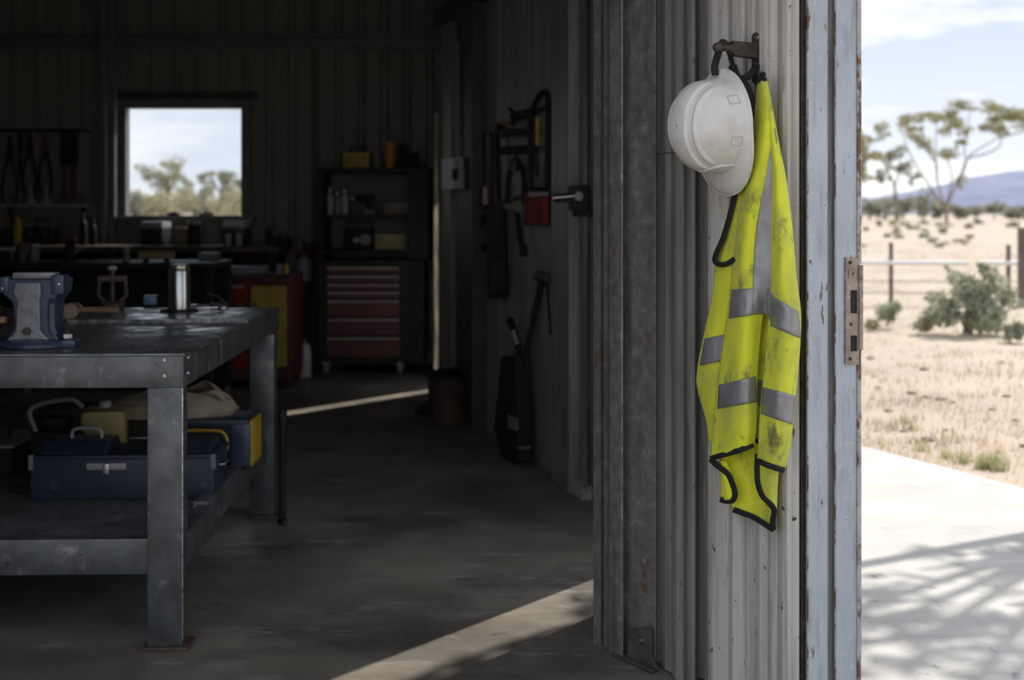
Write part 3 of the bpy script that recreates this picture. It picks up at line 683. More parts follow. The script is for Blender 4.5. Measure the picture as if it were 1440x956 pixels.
# ================================================================== workbench
BO = Vector((-0.939, 3.455, 0)); BR = math.atan2(0.0324, 0.9995)
bench = thing('workbench', 'heavy dark steel workbench with lower shelf in the left foreground', 'workbench', BO, BR)
BW, BL, BZ = 1.55, 1.70, 0.85
def bb(name, x0, x1, y0, y1, z0, z1, mat, par=bench, bev=0.003): return MB().box(((x0+x1)/2, (y0+y1)/2, (z0+z1)/2), (x1-x0, y1-y0, z1-z0), bev=bev).build(name, mat, par, smooth=30)
bb('bench_top', -BW, 0.004, -0.003, BL, BZ-0.008, BZ, m_btop, bev=0.002)
bb('front_apron', -BW, 0.0, 0.0, 0.012, BZ-0.098, BZ-0.008, m_bench)
bb('side_apron', -0.012, 0.0, 0.012, BL, BZ-0.098, BZ-0.008, m_bench)
bb('rear_apron', -BW, -0.012, BL-0.012, BL, BZ-0.098, BZ-0.008, m_bench)
for x0, y0 in ((-0.104, 0.004), (-0.09, BL-0.19), (-BW, 0.004), (-BW, BL-0.19)):
    lg = bb('leg', x0, x0+0.10, y0, y0+(0.062 if y0 < 1 else 0.09), 0.012, BZ-0.098, m_bench, bev=0.004)
    if y0 < 1: bb('weld_bead', x0+0.0985, x0+0.102, y0-0.001, y0+0.002, 0.03, BZ-0.1, M('bright weld', (0.42, 0.43, 0.44), 0.35, metal=0.7, var=0.4, vscale=70), lg, bev=0.001)
    bb('foot_plate', x0-0.012, x0+0.118, y0-0.012, y0+0.085, 0.0, 0.012, m_brown, lg)
for z in (0.797+0.035, 0.797-0.01):
    for p0, p1 in (((-0.052, 0.001, z), (-0.052, -0.006, z)), ((-0.001, 0.05, z), (0.006, 0.05, z))):
        MB().cyl(p0, p1, 0.0065, 0.005, 10).build('rivet', m_bolt, bench)
bb('front_rail', -BW+0.1, -0.104, 0.012, 0.06, 0.216, 0.318, m_bench)
bb('side_rail', -0.055, -0.008, 0.07, 0.42, 0.216, 0.318, m_bench)
bb('side_rail', -0.070, -0.022, 0.42, BL-0.19, 0.226, 0.328, m_bench)
bb('rear_rail', -BW+0.1, -0.1, BL-0.14, BL-0.10, 0.216, 0.318, m_bench)
bb('lower_shelf', -BW+0.02, -0.06, 0.06, BL-0.12, 0.296, 0.306, m_btop, bev=0.001)
def bl(px, py, z):
    """world point on the plane z seen at a pixel"""
    d = (H0-z)*F/(py-HY); return Vector(((px-CX)/F*d, d, z))
# ---- vice
vp = bl(52, 487, BZ); vise = thing('bench_vise', 'blue bench vise with worn grey jaw face bolted to the bench', 'vise', vp, 0.06)
k = vp.y/F                                                             # metres per pixel at the vice
MB().lathe([(0.105, 0.0), (0.112, 0.004), (0.112, 0.014), (0.105, 0.022), (0.080, 0.026)], n=36).build('swivel_base', m_vblue, vise)
lug = MB().box((0.100, -0.03, 0.012), (0.06, 0.06, 0.024), bev=0.008).build('base_lug', m_vblue, vise)
MB().tube([(0.100, -0.035, 0.022), (0.100, -0.035, 0.05)], 0.008, 12).build('lug_bolt', m_iron, lug)
MB().lathe([(0.014, 0), (0.014, 0.012), (0.010, 0.014)], (0.100, -0.035, 0.028), n=6).build('lug_nut', m_bolt, lug, smooth=0)
body = [(-0.092, .205), (-0.092, .165), (-0.058, .135), (-0.052, .06), (-0.075, .03), (-0.080, .02), (0.080, .02), (0.075, .03), (0.056, .06), (0.060, .135), (0.082, .165), (0.088, .205)]
MB().prism([(x, -0.045, z) for x, z in body], (0, 0.12, 0)).build('body', m_vblue, vise, smooth=0, bev=0.008)
face = [(-0.070, .024), (-0.044, .05), (-0.040, .14), (-0.052, .168), (-0.045, .195), (0.028, .195), (0.030, .168), (0.026, .14), (0.030, .05), (0.055, .024)]
MB().prism([(x, -0.060, z) for x, z in face], (0, 0.018, 0)).build('slide_face', m_vgrey, vise, smooth=0, bev=0.005)
MB().tube([(0.060, -0.040, 0.14), (0.060, -0.052, 0.13), (0.060, -0.052, 0.06), (0.066, -0.05, 0.04)], 0.012, 10).build('guide_rib', m_vblue, vise)
MB().tube([(-0.008, -0.058, 0.052), (-0.008, -0.075, 0.052)], 0.012, 6).build('bolt', m_iron, vise, smooth=0)
MB().box((-0.002, 0.0, 0.214), (0.125, 0.045, 0.018), bev=0.003).build('jaw_plate', m_vgrey, vise)
MB().box((0.074, -0.02, 0.188), (0.040, 0.06, 0.058), bev=0.006).build('jaw_cheek', m_vblue, vise)
MB().box((-0.082, -0.02, 0.188), (0.030, 0.06, 0.048), bev=0.006).build('jaw_cheek', m_vblue, vise)
MB().cyl((0.082, -0.05, 0.190), (0.082, -0.056, 0.190), 0.006, 0.004, 10).build('screw', m_bolt, vise)
MB().cyl((-0.082, -0.05, 0.178), (-0.082, -0.056, 0.178), 0.006, 0.004, 10).build('screw', m_bolt, vise)
MB().cyl((-0.09, 0.02, 0.18), (-0.21, 0.03, 0.178), 0.014, 0.014, 14).build('lead_screw', m_chrome, vise)
MB().box((-0.14, 0.03, 0.09), (0.06, 0.05, 0.06), bev=0.008).build('slide_block', m_brown, vise)
MB().cyl((-0.18, -0.03, 0.078), (-0.08, -0.03, 0.083), 0.011, 0.011, 12).build('handle', m_wood, vise)
# ---- steel plate, cylinder and bits lying on the bench
d0 = 0.4*F/155
pc = Vector((-1.30, d0+0.30, BZ)); plate = thing('steel_plate', 'flat steel plate lying across the bench behind the vise', 'plate', pc, BR)
MB().box((0, 0, 0.006), (0.66, 0.60, 0.012), bev=0.002).build('sheet', m_btop, plate, smooth=0)
MB().box((-0.03, -0.296, 0.008), (0.58, 0.02, 0.016), bev=0.003).build('front_lip', M('scuffed steel edge', (0.30, 0.29, 0.28), 0.35, metal=0.6, var=0.5, vscale=30), plate, smooth=0)
cb_ = bl(252, 438, BZ+0.012); cyl_ = thing('steel_flask', 'brushed steel cylinder standing on the plate on the workbench', 'flask', cb_)
MB().lathe([(0.040, 0.0), (0.0435, 0.003), (0.0435, 0.160), (0.040, 0.166)], n=32).build('body', m_chrome, cyl_)
MB().lathe([(0.0365, 0.166), (0.0375, 0.170), (0.0375, 0.182), (0.034, 0.187)], n=32).build('collar', M('warm steel cap', (0.42, 0.38, 0.31), 0.3, metal=0.9, var=0.1), cyl_)
MB().lathe([(0.075, 0.0), (0.075, 0.006), (0.060, 0.010), (0.044, 0.012)], n=32).build('foot_ring', m_blackm, cyl_)
tin = thing('blue_tin', 'small blue tin beside the steel cylinder on the workbench', 'tin', bl(212, 428, BZ+0.012), 0.1)
MB().box((0, 0, 0.017), (0.05, 0.05, 0.034), bev=0.004).build('body', M('pale blue tin', (0.16, 0.25, 0.38), 0.3, var=0.1), tin)
MB().box((0, 0, 0.037), (0.053, 0.053, 0.006), bev=0.002).build('lid', m_pale, tin)
def spanner(loc, rz, ln, label, group):
    t = thing('spanner', label, 'spanner', loc, rz, group)
    MB().box((0, 0, 0.004), (ln, 0.012, 0.006), bev=0.002).build('shank', m_chrome, t)
    for sgn in (-1, 1):
        a_ = [(sgn*ln/2+0.020*math.cos(x_)*sgn, 0.020*math.sin(x_), 0.0) for x_ in np.linspace(0.7, 2*math.pi-0.7, 14)]
        b_ = [(sgn*ln/2+0.010*math.cos(x_)*sgn, 0.009*math.sin(x_), 0.0) for x_ in np.linspace(2*math.pi-0.7, 0.7, 14)]
        MB().prism(a_+b_, (0, 0, 0.008)).build('jaw', m_chrome, t, smooth=0)
    return t
spanner(bl(285, 434, BZ+0.013), 0.1, 0.16, 'steel spanner right of the steel cylinder, nearest on the plate', 'spanners on the workbench')
spanner(bl(292, 431, BZ+0.013), -0.25, 0.14, 'steel spanner right of the steel cylinder, behind the nearest one', 'spanners on the workbench')
cl = thing('toggle_clamp', 'dark iron clamp standing right of the spanners on the bench', 'clamp', bl(308, 433, BZ+0.012), 0.2)
MB().box((0, 0, 0.01), (0.07, 0.06, 0.02), bev=0.004).build('base', m_blackm, cl)
MB().tube([(0.02, 0, 0.02), (0.0, 0, 0.045), (-0.05, 0, 0.06)], 0.007, 8).build('lever', m_blackm, cl)
# mallet
ml = thing('wooden_mallet', 'pale wooden mallet lying behind the vise on the bench', 'mallet', bl(118, 449, BZ+0.0), 0.0)
MB().tube([(-0.10, 0, 0.036), (0.02, 0, 0.036), (0.13, 0.01, 0.033)], [0.013, 0.011, 0.014], 12).build('handle', m_wood, ml)
MB().lathe([(0.026, -0.045), (0.031, -0.04), (0.031, 0.04), (0.026, 0.045)], (-0.045, 0, 0.031), Matrix.Rotation(math.pi/2, 3, 'X'), n=20).build('head', M('pale turned wood', (0.34, 0.25, 0.17), 0.6, var=0.2, vscale=20), ml)
MB().lathe([(0.0315, -0.01), (0.0325, 0), (0.0315, 0.01)], (-0.045, 0, 0.031), Matrix.Rotation(math.pi/2, 3, 'X'), n=20).build('head_band', m_blackm, ml)
# gear puller / small mechanical lump on the bench
gp = thing('gear_puller', 'rusty gear puller standing at the back of the bench left of the flask', 'gear puller', bl(158, 436, BZ+0.0), 0.3)
MB().lathe([(0.045, 0), (0.05, 0.008), (0.05, 0.03), (0.03, 0.036)], n=20).build('foot', m_brown, gp)
MB().tube([(0, 0, 0.03), (0, 0, 0.17)], 0.011, 12).build('spindle', m_iron, gp)
MB().box((0, 0, 0.13), (0.12, 0.03, 0.025), bev=0.006).build('cross_head', m_brown, gp)
for sx in (-1, 1): MB().tube([(sx*0.05, 0, 0.13), (sx*0.055, 0, 0.06), (sx*0.03, 0, 0.035)], 0.009, 8).build('arm', m_brown, gp)
MB().lathe([(0.016, 0), (0.020, 0.008), (0.016, 0.018)], (0, 0, 0.165), n=6).build('nut', m_pale, gp, smooth=0)

# ---- things on the lower shelf
SZ = 0.306
tb = thing('tool_box', 'long dark blue metal tool box with steel latch under the bench', 'tool box', bl(172, 703, SZ), BR)
MB().box((0, 0.11, 0.068), (0.60, 0.22, 0.136), bev=0.008).build('body', m_blue, tb)
MB().box((0, 0.11, 0.141), (0.61, 0.23, 0.014), bev=0.004).build('lid_rim', m_blue, tb)
MB().prism([(-0.28, 0.02, 0.148), (-0.28, 0.20, 0.148), (-0.28, 0.17, 0.185), (-0.28, 0.06, 0.185)], (0.22, 0, 0)).build('lid', m_blue, tb, smooth=0, bev=0.005)
MB().prism([(0.06, 0.02, 0.148), (0.06, 0.20, 0.148), (0.06, 0.17, 0.18), (0.06, 0.06, 0.18)], (0.22, 0, 0)).build('lid', m_blue, tb, smooth=0, bev=0.005)
lt = MB().box((-0.05, -0.004, 0.112), (0.13, 0.008, 0.022), bev=0.003).build('latch', m_pale, tb)
MB().box((-0.05, -0.010, 0.105), (0.022, 0.010, 0.034), bev=0.003).build('hasp', m_bolt, lt)
for sx in (-1, 1):
    MB().box((sx*0.297, 0.0, 0.125), (0.016, 0.012, 0.05), bev=0.003).build('corner_cap', m_grey, tb)
    MB().tube([(sx*0.302, 0.07, 0.10), (sx*0.318, 0.08, 0.10), (sx*0.318, 0.14, 0.10), (sx*0.302, 0.15, 0.10)], 0.004, 6).build('carry_handle', m_bolt, tb)
MB().tube(catmull([(-0.20, 0.11, 0.185), (-0.19, 0.11, 0.215), (-0.11, 0.11, 0.215), (-0.10, 0.11, 0.185)], 12), 0.006, 8).build('lid_handle', m_pale, tb)
cs = thing('drill_case', 'black and blue power tool case with yellow trim under the bench', 'case', Vector((-1.14, 4.42, SZ)), BR)
MB().box((0, 0.10, 0.085), (0.34, 0.20, 0.17), bev=0.02).build('shell', m_black, cs)
MB().box((0, 0.10, 0.175), (0.35, 0.21, 0.03), bev=0.01).build('lid', m_blue, cs)
MB().box((0.145, 0.10, 0.095), (0.075, 0.215, 0.16), bev=0.012).build('side_grip', m_vblue, cs)
MB().box((0.182, 0.10, 0.10), (0.014, 0.19, 0.165), bev=0.005).build('side_trim', M('bright yellow trim', (0.38, 0.26, 0.02), 0.5, var=0.1), cs)
MB().tube(catmull([(-0.15, -0.003, 0.150), (0.04, -0.003, 0.150), (0.085, -0.003, 0.14), (0.10, -0.003, 0.10), (0.085, -0.003, 0.06), (0.07, -0.003, 0.05)], 28), 0.006, 8).build('front_trim', M('bright yellow trim', (0.5, 0.4, 0.03)), cs)
sk = thing('canvas_sack', 'crumpled tan canvas sack on top of the tool case under the bench', 'sack', Vector((-1.30, 4.52, SZ+0.19)), 0.1)
rows = []
for j in range(13):
    t = j/12
    rows.append([((0.26*(1-0.5*t**2.2)+0.02*mnoise.noise((i*0.6, j*0.5, 2)))*math.cos(2*math.pi*i/24)+0.05*t, (0.10*(1-0.5*t**2)+0.015*mnoise.noise((i*.5, j*.6, 5)))*math.sin(2*math.pi*i/24), 0.085*t+0.02*mnoise.noise((i*0.5, j*0.4, 9))*t+(0.03*math.exp(-((i-3)/2.0)**2)*t)) for i in range(25)])
mb = MB(); mb.grid(rows); bmesh.ops.remove_doubles(mb.bm, verts=mb.bm.verts, dist=1e-3); mb.build('cloth', m_tan, sk, smooth=180, solid=0.006, sub=1)
MB().tube(catmull([(0.14, -0.03, 0.075), (0.19, -0.05, 0.09), (0.22, -0.03, 0.06), (0.20, 0.0, 0.05)], 14), 0.012, 8).build('neck', m_tan, sk)
gn = thing('petrol_motor', 'small yellow and black motor behind the blue tool box', 'motor', Vector((-1.62, 4.45, SZ)), 0.2)
MB().box((0, 0, 0.08), (0.26, 0.20, 0.16), bev=0.02).build('crankcase', m_black, gn)
MB().box((0.12, -0.02, 0.15), (0.16, 0.16, 0.16), bev=0.03).build('tank', M('faded yellow tank', (0.30, 0.24, 0.08), 0.5, var=0.2), gn)
MB().lathe([(0.06, 0), (0.065, 0.01), (0.065, 0.04), (0.04, 0.05)], (-0.06, 0, 0.16), n=20).build('recoil_cover', m_black, gn)
MB().lathe([(0.02, 0), (0.022, 0.01), (0.022, 0.02), (0.016, 0.024)], (0.12, -0.02, 0.23), n=14).build('fuel_cap', m_pale, gn)
MB().tube(catmull([(-0.11, -0.07, 0.15), (-0.13, -0.07, 0.24), (0.0, -0.07, 0.27), (0.05, -0.07, 0.24)], 18), 0.009, 8).build('frame_tube', m_grey, gn)
bg_ = thing('parts_tray', 'black shallow parts tray on the shelf behind the tool box', 'tray', Vector((-1.95, 4.5, SZ)), 0.0)
MB().box((0, 0, 0.05), (0.30, 0.30, 0.10), bev=0.01).build('tray', m_black, bg_)
MB().box((0, 0, 0.105), (0.32, 0.32, 0.012), bev=0.004).build('rim', m_grey, bg_)
MB().tube(catmull([(-0.08, 0, 0.11), (-0.07, 0, 0.16), (0.07, 0, 0.16), (0.08, 0, 0.11)], 14), 0.008, 8).build('handle', m_black, bg_)
cbp = gnd(397, 735); crow = thing('crow_bar', 'black crow bar standing against the far bench leg', 'crow bar', cbp, 0.0)
MB().tube([(0.0, 0, 0.003), (0.0, 0, 0.40)], [0.016, 0.016], 8).build('shaft', m_black, crow)
MB().lathe([(0.018, 0), (0.020, 0.01), (0.020, 0.05), (0.012, 0.06)], (0, 0, 0.40), n=14).build('collar', m_blackm, crow)
MB().tube([(0, 0, 0.003), (0.02, -0.05, 0.012)], [0.018, 0.012], 8).build('claw', m_black, crow)

# ================================================================== tool cabinet at the back
CY = 9.35; cx0, cx1 = (447-720)/F*CY, (602-720)/F*CY; cw = cx1-cx0
cab = thing('tool_cabinet', 'tall black tool cabinet with dark red drawers on casters', 'tool cabinet', ((cx0+cx1)/2, CY, 0))
def zc(py): return H0-(py-HY)/F*CY
hz0, hz1 = zc(366), zc(236)
def cbx(name, x0, x1, y0, y1, z0, z1, mat, par=cab, bev=0.004): return MB().box(((x0+x1)/2, (y0+y1)/2, (z0+z1)/2), (x1-x0, y1-y0, z1-z0), bev=bev).build(name, mat, par, smooth=0)
hw = cw/2
cbx('hutch_side', -hw, -hw+0.03, 0.05, 0.5, hz0, hz1, m_blackm); cbx('hutch_side', hw-0.16, hw, 0.05, 0.5, hz0, hz1, m_blackm)
cbx('hutch_top', -hw-0.01, hw+0.01, 0.03, 0.5, hz1-0.03, hz1, m_blackm); cbx('hutch_back', -hw+0.03, hw-0.16, 0.48, 0.5, hz0, hz1-0.03, M('hutch back panel', (0.09, 0.095, 0.10), 0.5, var=0.1))
cbx('shelf', -hw+0.03, hw-0.16, 0.06, 0.48, zc(302)-0.02, zc(302), m_blackm); cbx('shelf', -hw+0.03, hw-0.16, 0.02, 0.48, zc(352)-0.02, zc(352), m_blackm)
cbx('chest_body', -hw+0.01, hw-0.03, 0.0, 0.5, zc(508), hz0, m_blackm)
ys = [374, 386, 398, 409, 421, 447, 473, 503]
for i, (ya, yb) in enumerate(zip(ys, ys[1:])):
    if i == 0: yb = 385
    dr = cbx('drawer', -hw+0.07, hw-0.22, -0.018, 0.0, zc(yb)+0.006, zc(ya)-0.002, m_redd)
    cbx('drawer_pull', -hw+0.075, hw-0.225, -0.034, -0.018, zc(ya)-0.022, zc(ya)-0.006, m_pale if False else M('dull pull strip', (0.30, 0.28, 0.26), 0.4, metal=0.4, var=0.1), dr, bev=0.003)
for x in (-hw+0.06, hw-0.22):
    for y in (0.05, 0.44):
        cs_ = MB().box((x, y, 0.085), (0.05, 0.06, 0.02)).build('caster', m_pale, cab, smooth=0)
        MB().cyl((x-0.015, y, 0.036), (x+0.015, y, 0.036), 0.036, None, 18).build('wheel', m_grey, cs_)
        MB().box((x-0.02, y, 0.06), (0.004, 0.04, 0.05)).box((x+0.02, y, 0.06), (0.004, 0.04, 0.05)).build('fork', m_pale, cs_, smooth=0)
# generic small things
def case_thing(name, label, cat, px0, px1, py0, py1, d, depth, mat, mat2, group=None, handle=True, z=None):
    p = at((px0+px1)/2, py1, d); wd = (px1-px0)/F*d; ht = (py1-py0)/F*d
    if z is not None: p.z = z
    t = thing(name, label, cat, p, 0, group)
    hb_ = ht*(0.72 if handle else 1.0)
    MB().box((0, depth/2, hb_*0.36), (wd, depth, hb_*0.72), bev=min(0.008, wd*0.08)).build('body', mat, t)
    MB().box((0, depth/2, hb_*0.86), (wd*1.02, depth*1.02, hb_*0.28), bev=min(0.006, wd*0.08)).build('lid', mat2, t)
    if handle:
        MB().tube(catmull([(-wd*0.25, depth/2, hb_), (-wd*0.22, depth/2, ht), (wd*0.22, depth/2, ht), (wd*0.25, depth/2, hb_)], 14), max(0.004, wd*0.03), 8).build('handle', m_black, t)
    for sx in (-0.28, 0.28): MB().box((sx*wd, -0.003, hb_*0.70), (wd*0.10, 0.008, hb_*0.22), bev=0.002).build('latch', m_grey, t)
    return t
def bottle_thing(name, label, cat, pxc, rpx, py0, py1, d, mat, capm, group=None, neck=0.4, z=None):
    p = at(pxc, py1, d); r = rpx/F*d; ht = (py1-py0)/F*d
    if z is not None: p.z = z
    t = thing(name, label, cat, p, 0, group)
    MB().lathe([(r*0.92, 0), (r, ht*0.03), (r, ht*0.66), (r*0.8, ht*0.74), (r*neck, ht*0.80), (r*neck, ht*0.88)], n=20).build('body', mat, t)
    MB().lathe([(r*neck*1.15, ht*0.86), (r*neck*1.15, ht*0.98), (r*neck*0.9, ht)], n=16).build('cap', capm, t)
    return t
def can_thing(name, label, cat, pxc, rpx, py0, py1, d, mat, lidm, group=None, z=None, band=None):
    p = at(pxc, py1, d); r = rpx/F*d; ht = (py1-py0)/F*d
    if z is not None: p.z = z
    t = thing(name, label, cat, p, 0, group)
    MB().lathe([(r*0.97, 0), (r, 0.004), (r, ht*0.86), (r*0.96, ht*0.88)], n=22).build('body', mat, t)
    MB().lathe([(r*1.03, ht*0.87), (r*1.03, ht*0.96), (r*0.9, ht)], n=22).build('lid', lidm, t)
    if band: MB().lathe([(r*1.008, ht*0.25), (r*1.008, ht*0.65)], n=22).build('label_band', band, t)
    return t
ct = hz1; cf = CY+0.16
case_thing('carry_case', 'yellow carry case with black handle on top of the tool cabinet', 'case', 482, 519, 206, 237, cf, 0.16, m_yel, m_yel, z=ct)
bottle_thing('spray_bottle', 'grey bottle between the yellow case and orange can', 'bottle', 530, 4.5, 212, 237, cf, m_grey, m_pale, z=ct)
can_thing('orange_can', 'tall orange can on top of the tool cabinet', 'can', 548, 7, 199, 237, cf, m_oran, m_oran, z=ct)
can_thing('black_jar', 'black jar right of the orange can on the cabinet', 'jar', 567, 6, 203, 237, cf, m_black, m_black, z=ct)
can_thing('black_jar', 'shorter dark jar at the right end of the cabinet top', 'jar', 582, 7, 212, 237, cf, m_black, m_grey, z=ct)
s1, s2 = zc(302), zc(352)
for i, (x, r, y0, mt, lb) in enumerate(((464, 5, 262, m_pale, 'pale spray can leftmost on the upper cabinet shelf'), (474, 5, 268, m_grey, 'grey spray can second from the left on the upper cabinet shelf'), (484, 5.5, 264, m_pale, 'pale spray can third on the upper cabinet shelf'))):
    bottle_thing('spray_can', lb, 'spray can', x, r, y0, 300, cf, mt, m_white, 'spray cans in the tool cabinet', z=s1)
dl = thing('cordless_drill', 'dark cordless drill on the upper shelf of the tool cabinet', 'drill', at(512, 300, cf)); dl.location.z = s1
MB().tube([(-0.08, 0.03, 0.13), (-0.05, 0.03, 0.13), (0.06, 0.03, 0.13), (0.08, 0.03, 0.13)], [0.015, 0.03, 0.032, 0.024], 14).build('motor_body', m_black, dl)
MB().tube([(0.03, 0.03, 0.11), (0.04, 0.03, 0.05)], [0.02, 0.022], 12).build('grip', m_black, dl)
MB().box((0.04, 0.03, 0.022), (0.09, 0.06, 0.044), bev=0.006).build('battery', m_tan, dl)
MB().cyl((-0.08, 0.03, 0.13), (-0.115, 0.03, 0.13), 0.016, 0.010, 12).build('chuck', m_pale, dl)
case_thing('socket_case', 'olive socket case at the right of the upper cabinet shelf', 'case', 540, 574, 283, 300, cf, 0.18, m_tan, m_grey, handle=False, z=s1)
rd = thing('radio', 'black radio with round dial on the lower cabinet shelf', 'radio', at(503, 352, cf)); rd.location.z = s2
MB().box((0, 0.08, 0.085), (0.22, 0.16, 0.17), bev=0.012).build('case', m_black, rd)
MB().cyl((-0.01, 0.0, 0.075), (-0.01, -0.008, 0.075), 0.022, None, 18).build('dial', m_pale, rd)
MB().cyl((0.06, 0.0, 0.08), (0.06, -0.006, 0.08), 0.045, None, 22).build('speaker_grille', m_grey, rd)
MB().tube([(-0.10, 0.12, 0.17), (-0.10, 0.12, 0.215), (0.10, 0.12, 0.215), (0.10, 0.12, 0.17)], 0.007, 8).build('handle', m_black, rd)
case_thing('parts_box', 'yellowish cardboard parts box on the lower cabinet shelf', 'box', 527, 572, 330, 352, cf, 0.22, M('yellowed card', (0.36, 0.30, 0.14), 0.8, var=0.1), M('yellowed card', (0.36, 0.3, 0.14)), handle=False, z=s2)

# ================================================================== red cabinet, extinguisher, gas bottle
RY = 8.6
rc = thing('red_cabinet', 'dark red storage cabinet with yellow door panel behind the bench', 'cabinet', ((350-720)/F*RY, RY, 0))
rw_, rh = 118/F*RY, H0-(386-300)/F*RY
def rbx(name, x0, x1, y0, y1, z0, z1, mat, par=rc, bev=0.006): return MB().box(((x0+x1)/2, (y0+y1)/2, (z0+z1)/2), (x1-x0, y1-y0, z1-z0), bev=bev).build(name, mat, par, smooth=0)
rbx('body', -rw_/2, rw_/2, 0, 0.5, 0.06, rh-0.02, m_redd); rbx('top', -rw_/2-0.01, rw_/2+0.01, -0.015, 0.5, rh-0.02, rh, m_brown)
yd = rbx('yellow_door', 0.02, rw_/2-0.03, -0.02, 0.0, 0.16, rh-0.08, m_yel)
MB().tube([(0.05, -0.02, rh-0.2), (0.05, -0.045, rh-0.2), (0.05, -0.045, rh-0.32), (0.05, -0.02, rh-0.32)], 0.006, 8).build('door_handle', m_blackm, yd)
for i, z0 in enumerate((0.14, 0.38, 0.60)):
    dw = rbx('drawer', -rw_/2+0.02, 0.0, -0.02, 0.0, z0, z0+0.2 if i < 2 else rh-0.06, m_red)
    rbx('drawer_pull', -rw_/2+0.05, -0.03, -0.036, -0.02, (z0+0.2 if i < 2 else rh-0.06)-0.035, (z0+0.2 if i < 2 else rh-0.06)-0.015, m_pale, dw, bev=0.003)
for x in (-rw_/2+0.05, rw_/2-0.05): rbx('foot', x-0.03, x+0.03, 0.02, 0.08, 0.0, 0.06, m_blackm)
case_thing('flat_tray', 'flat pale tray lying on the red cabinet', 'tray', 310, 368, 376, 386, RY+0.1, 0.25, m_pale, m_pale, handle=False, z=rh)
can_thing('small_can', 'small grey can on the red cabinet, left of the yellow one', 'can', 393, 4, 372, 386, RY+0.1, m_pale, m_grey, 'small cans on the red cabinet', z=rh)
can_thing('small_can', 'small yellow can at the right end of the red cabinet', 'can', 402, 4, 372, 386, RY+0.1, m_yel, m_grey, 'small cans on the red cabinet', z=rh)
fy = 9.75; fe = thing('fire_extinguisher', 'dark red fire extinguisher with white label left of the tool cabinet', 'fire extinguisher', (at(428, 410, fy).x, fy, 0))
ez = H0-(415-300)/F*fy
MB().lathe([(0.055, ez), (0.06, ez+0.01), (0.06, ez+0.33), (0.045, ez+0.37), (0.02, ez+0.39)], n=20).build('cylinder', m_redd, fe)
MB().lathe([(0.0605, ez+0.12), (0.0605, ez+0.30)], n=20).build('label_band', m_pale, fe)
MB().tube([(0, 0, ez+0.38), (0, 0, ez+0.43), (0.0, -0.07, ez+0.44)], 0.013, 8).build('valve', m_blackm, fe)
MB().tube(catmull([(0.0, 0, ez+0.41), (0.08, -0.02, ez+0.40), (0.08, -0.02, ez+0.22), (0.07, -0.03, ez+0.15)], 16), 0.010, 8).build('hose', m_black, fe)
MB().box((0, 0.10, ez+0.2), (0.10, 0.12, 0.05)).box((0, 0.16, ez+0.2), (0.10, 0.10, 0.3)).build('wall_bracket', m_blackm, fe, smooth=0)
MB().box((0, 0.14, ez/2), (0.05, 0.05, ez)).build('stand_post', m_blackm, fe, smooth=0)
gb = thing('gas_bottle', 'white gas bottle on the floor left of the tool cabinet', 'gas bottle', (at(428, 530, 9.25).x, 9.25, 0))
MB().lathe([(0.045, 0), (0.052, 0.01), (0.052, 0.20), (0.040, 0.245), (0.018, 0.26)], n=20).build('cylinder', m_white, gb)
MB().lathe([(0.018, 0.258), (0.018, 0.29), (0.010, 0.295)], n=12).build('valve', m_grey, gb)

# ================================================================== back counter and its clutter
CTZ = 1.0; CFY = 9.25
cn = thing('back_counter', 'long dark steel counter along the back wall below the window', 'counter', (-3.2, CFY, 0))
def cnb(name, x0, x1, y0, y1, z0, z1, mat, par=cn): return MB().box(((x0+x1)/2, (y0+y1)/2, (z0+z1)/2), (x1-x0, y1-y0, z1-z0), bev=0.004).build(name, mat, par, smooth=0)
cnb('worktop', -1.45, 1.40, 0.0, 0.68, CTZ-0.05, CTZ, m_brown)
for x in (-1.42, -0.5, 0.42, 1.32): cnb('leg', x, x+0.07, 0.05, 0.12, 0, CTZ-0.05, m_blackm)
cnb('lower_shelf', -1.4, 1.35, 0.06, 0.66, 0.35, 0.39, m_blackm); cnb('back_board', -1.4, 1.35, 0.60, 0.64, 0.39, CTZ-0.05, m_blackm)
D = 9.5
case_thing('black_case', 'black case at the left end of the back counter', 'case', -4, 18, 314, 345, D, 0.2, m_black, m_blackm, z=CTZ)
bottle_thing('yellow_bottle', 'yellow bottle on the back counter beside the black case', 'bottle', 25, 6, 306, 345, D, m_yel, m_yel, z=CTZ, neck=0.6)
case_thing('tool_case', 'wide dark tool case right of the yellow bottle', 'case', 33, 72, 310, 345, D, 0.2, m_blackm, m_black, z=CTZ)
bottle_thing('black_bottle', 'taller black bottle on the counter left of the steel column', 'bottle', 117, 5, 300, 345, D, m_black, m_black, 'black bottles on the counter', z=CTZ)
bottle_thing('black_bottle', 'shorter black bottle on the counter beside the steel column', 'bottle', 131, 4.5, 308, 345, D, m_black, m_black, 'black bottles on the counter', z=CTZ)
case_thing('lidded_crate', 'dark crate with pale lid under the left of the window', 'crate', 198, 228, 312, 345, D, 0.25, m_blackm, m_pale, handle=False, z=CTZ)
case_thing('card_box', 'small brown cardboard box under the middle of the window', 'box', 242, 261, 320, 345, D, 0.2, m_card, m_card, handle=False, z=CTZ)
can_thing('paint_tin', 'grey paint tin with pale lid under the window', 'tin', 273, 9, 311, 345, D, m_blackm, m_pale, z=CTZ)
case_thing('blue_crate', 'dark blue crate with bright lid under the right of the window', 'crate', 313, 343, 311, 345, D, 0.25, M('navy crate', (0.02, 0.035, 0.06), 0.5), m_white, handle=False, z=CTZ)
for i, x in enumerate((321, 336)):
    can_thing('paper_cup', ('left' if i == 0 else 'right')+' pale cup of the pair before the blue crate', 'cup', x, 4, 329, 346, 9.33, m_pale, m_pale, 'pale cups on the back counter', z=CTZ)
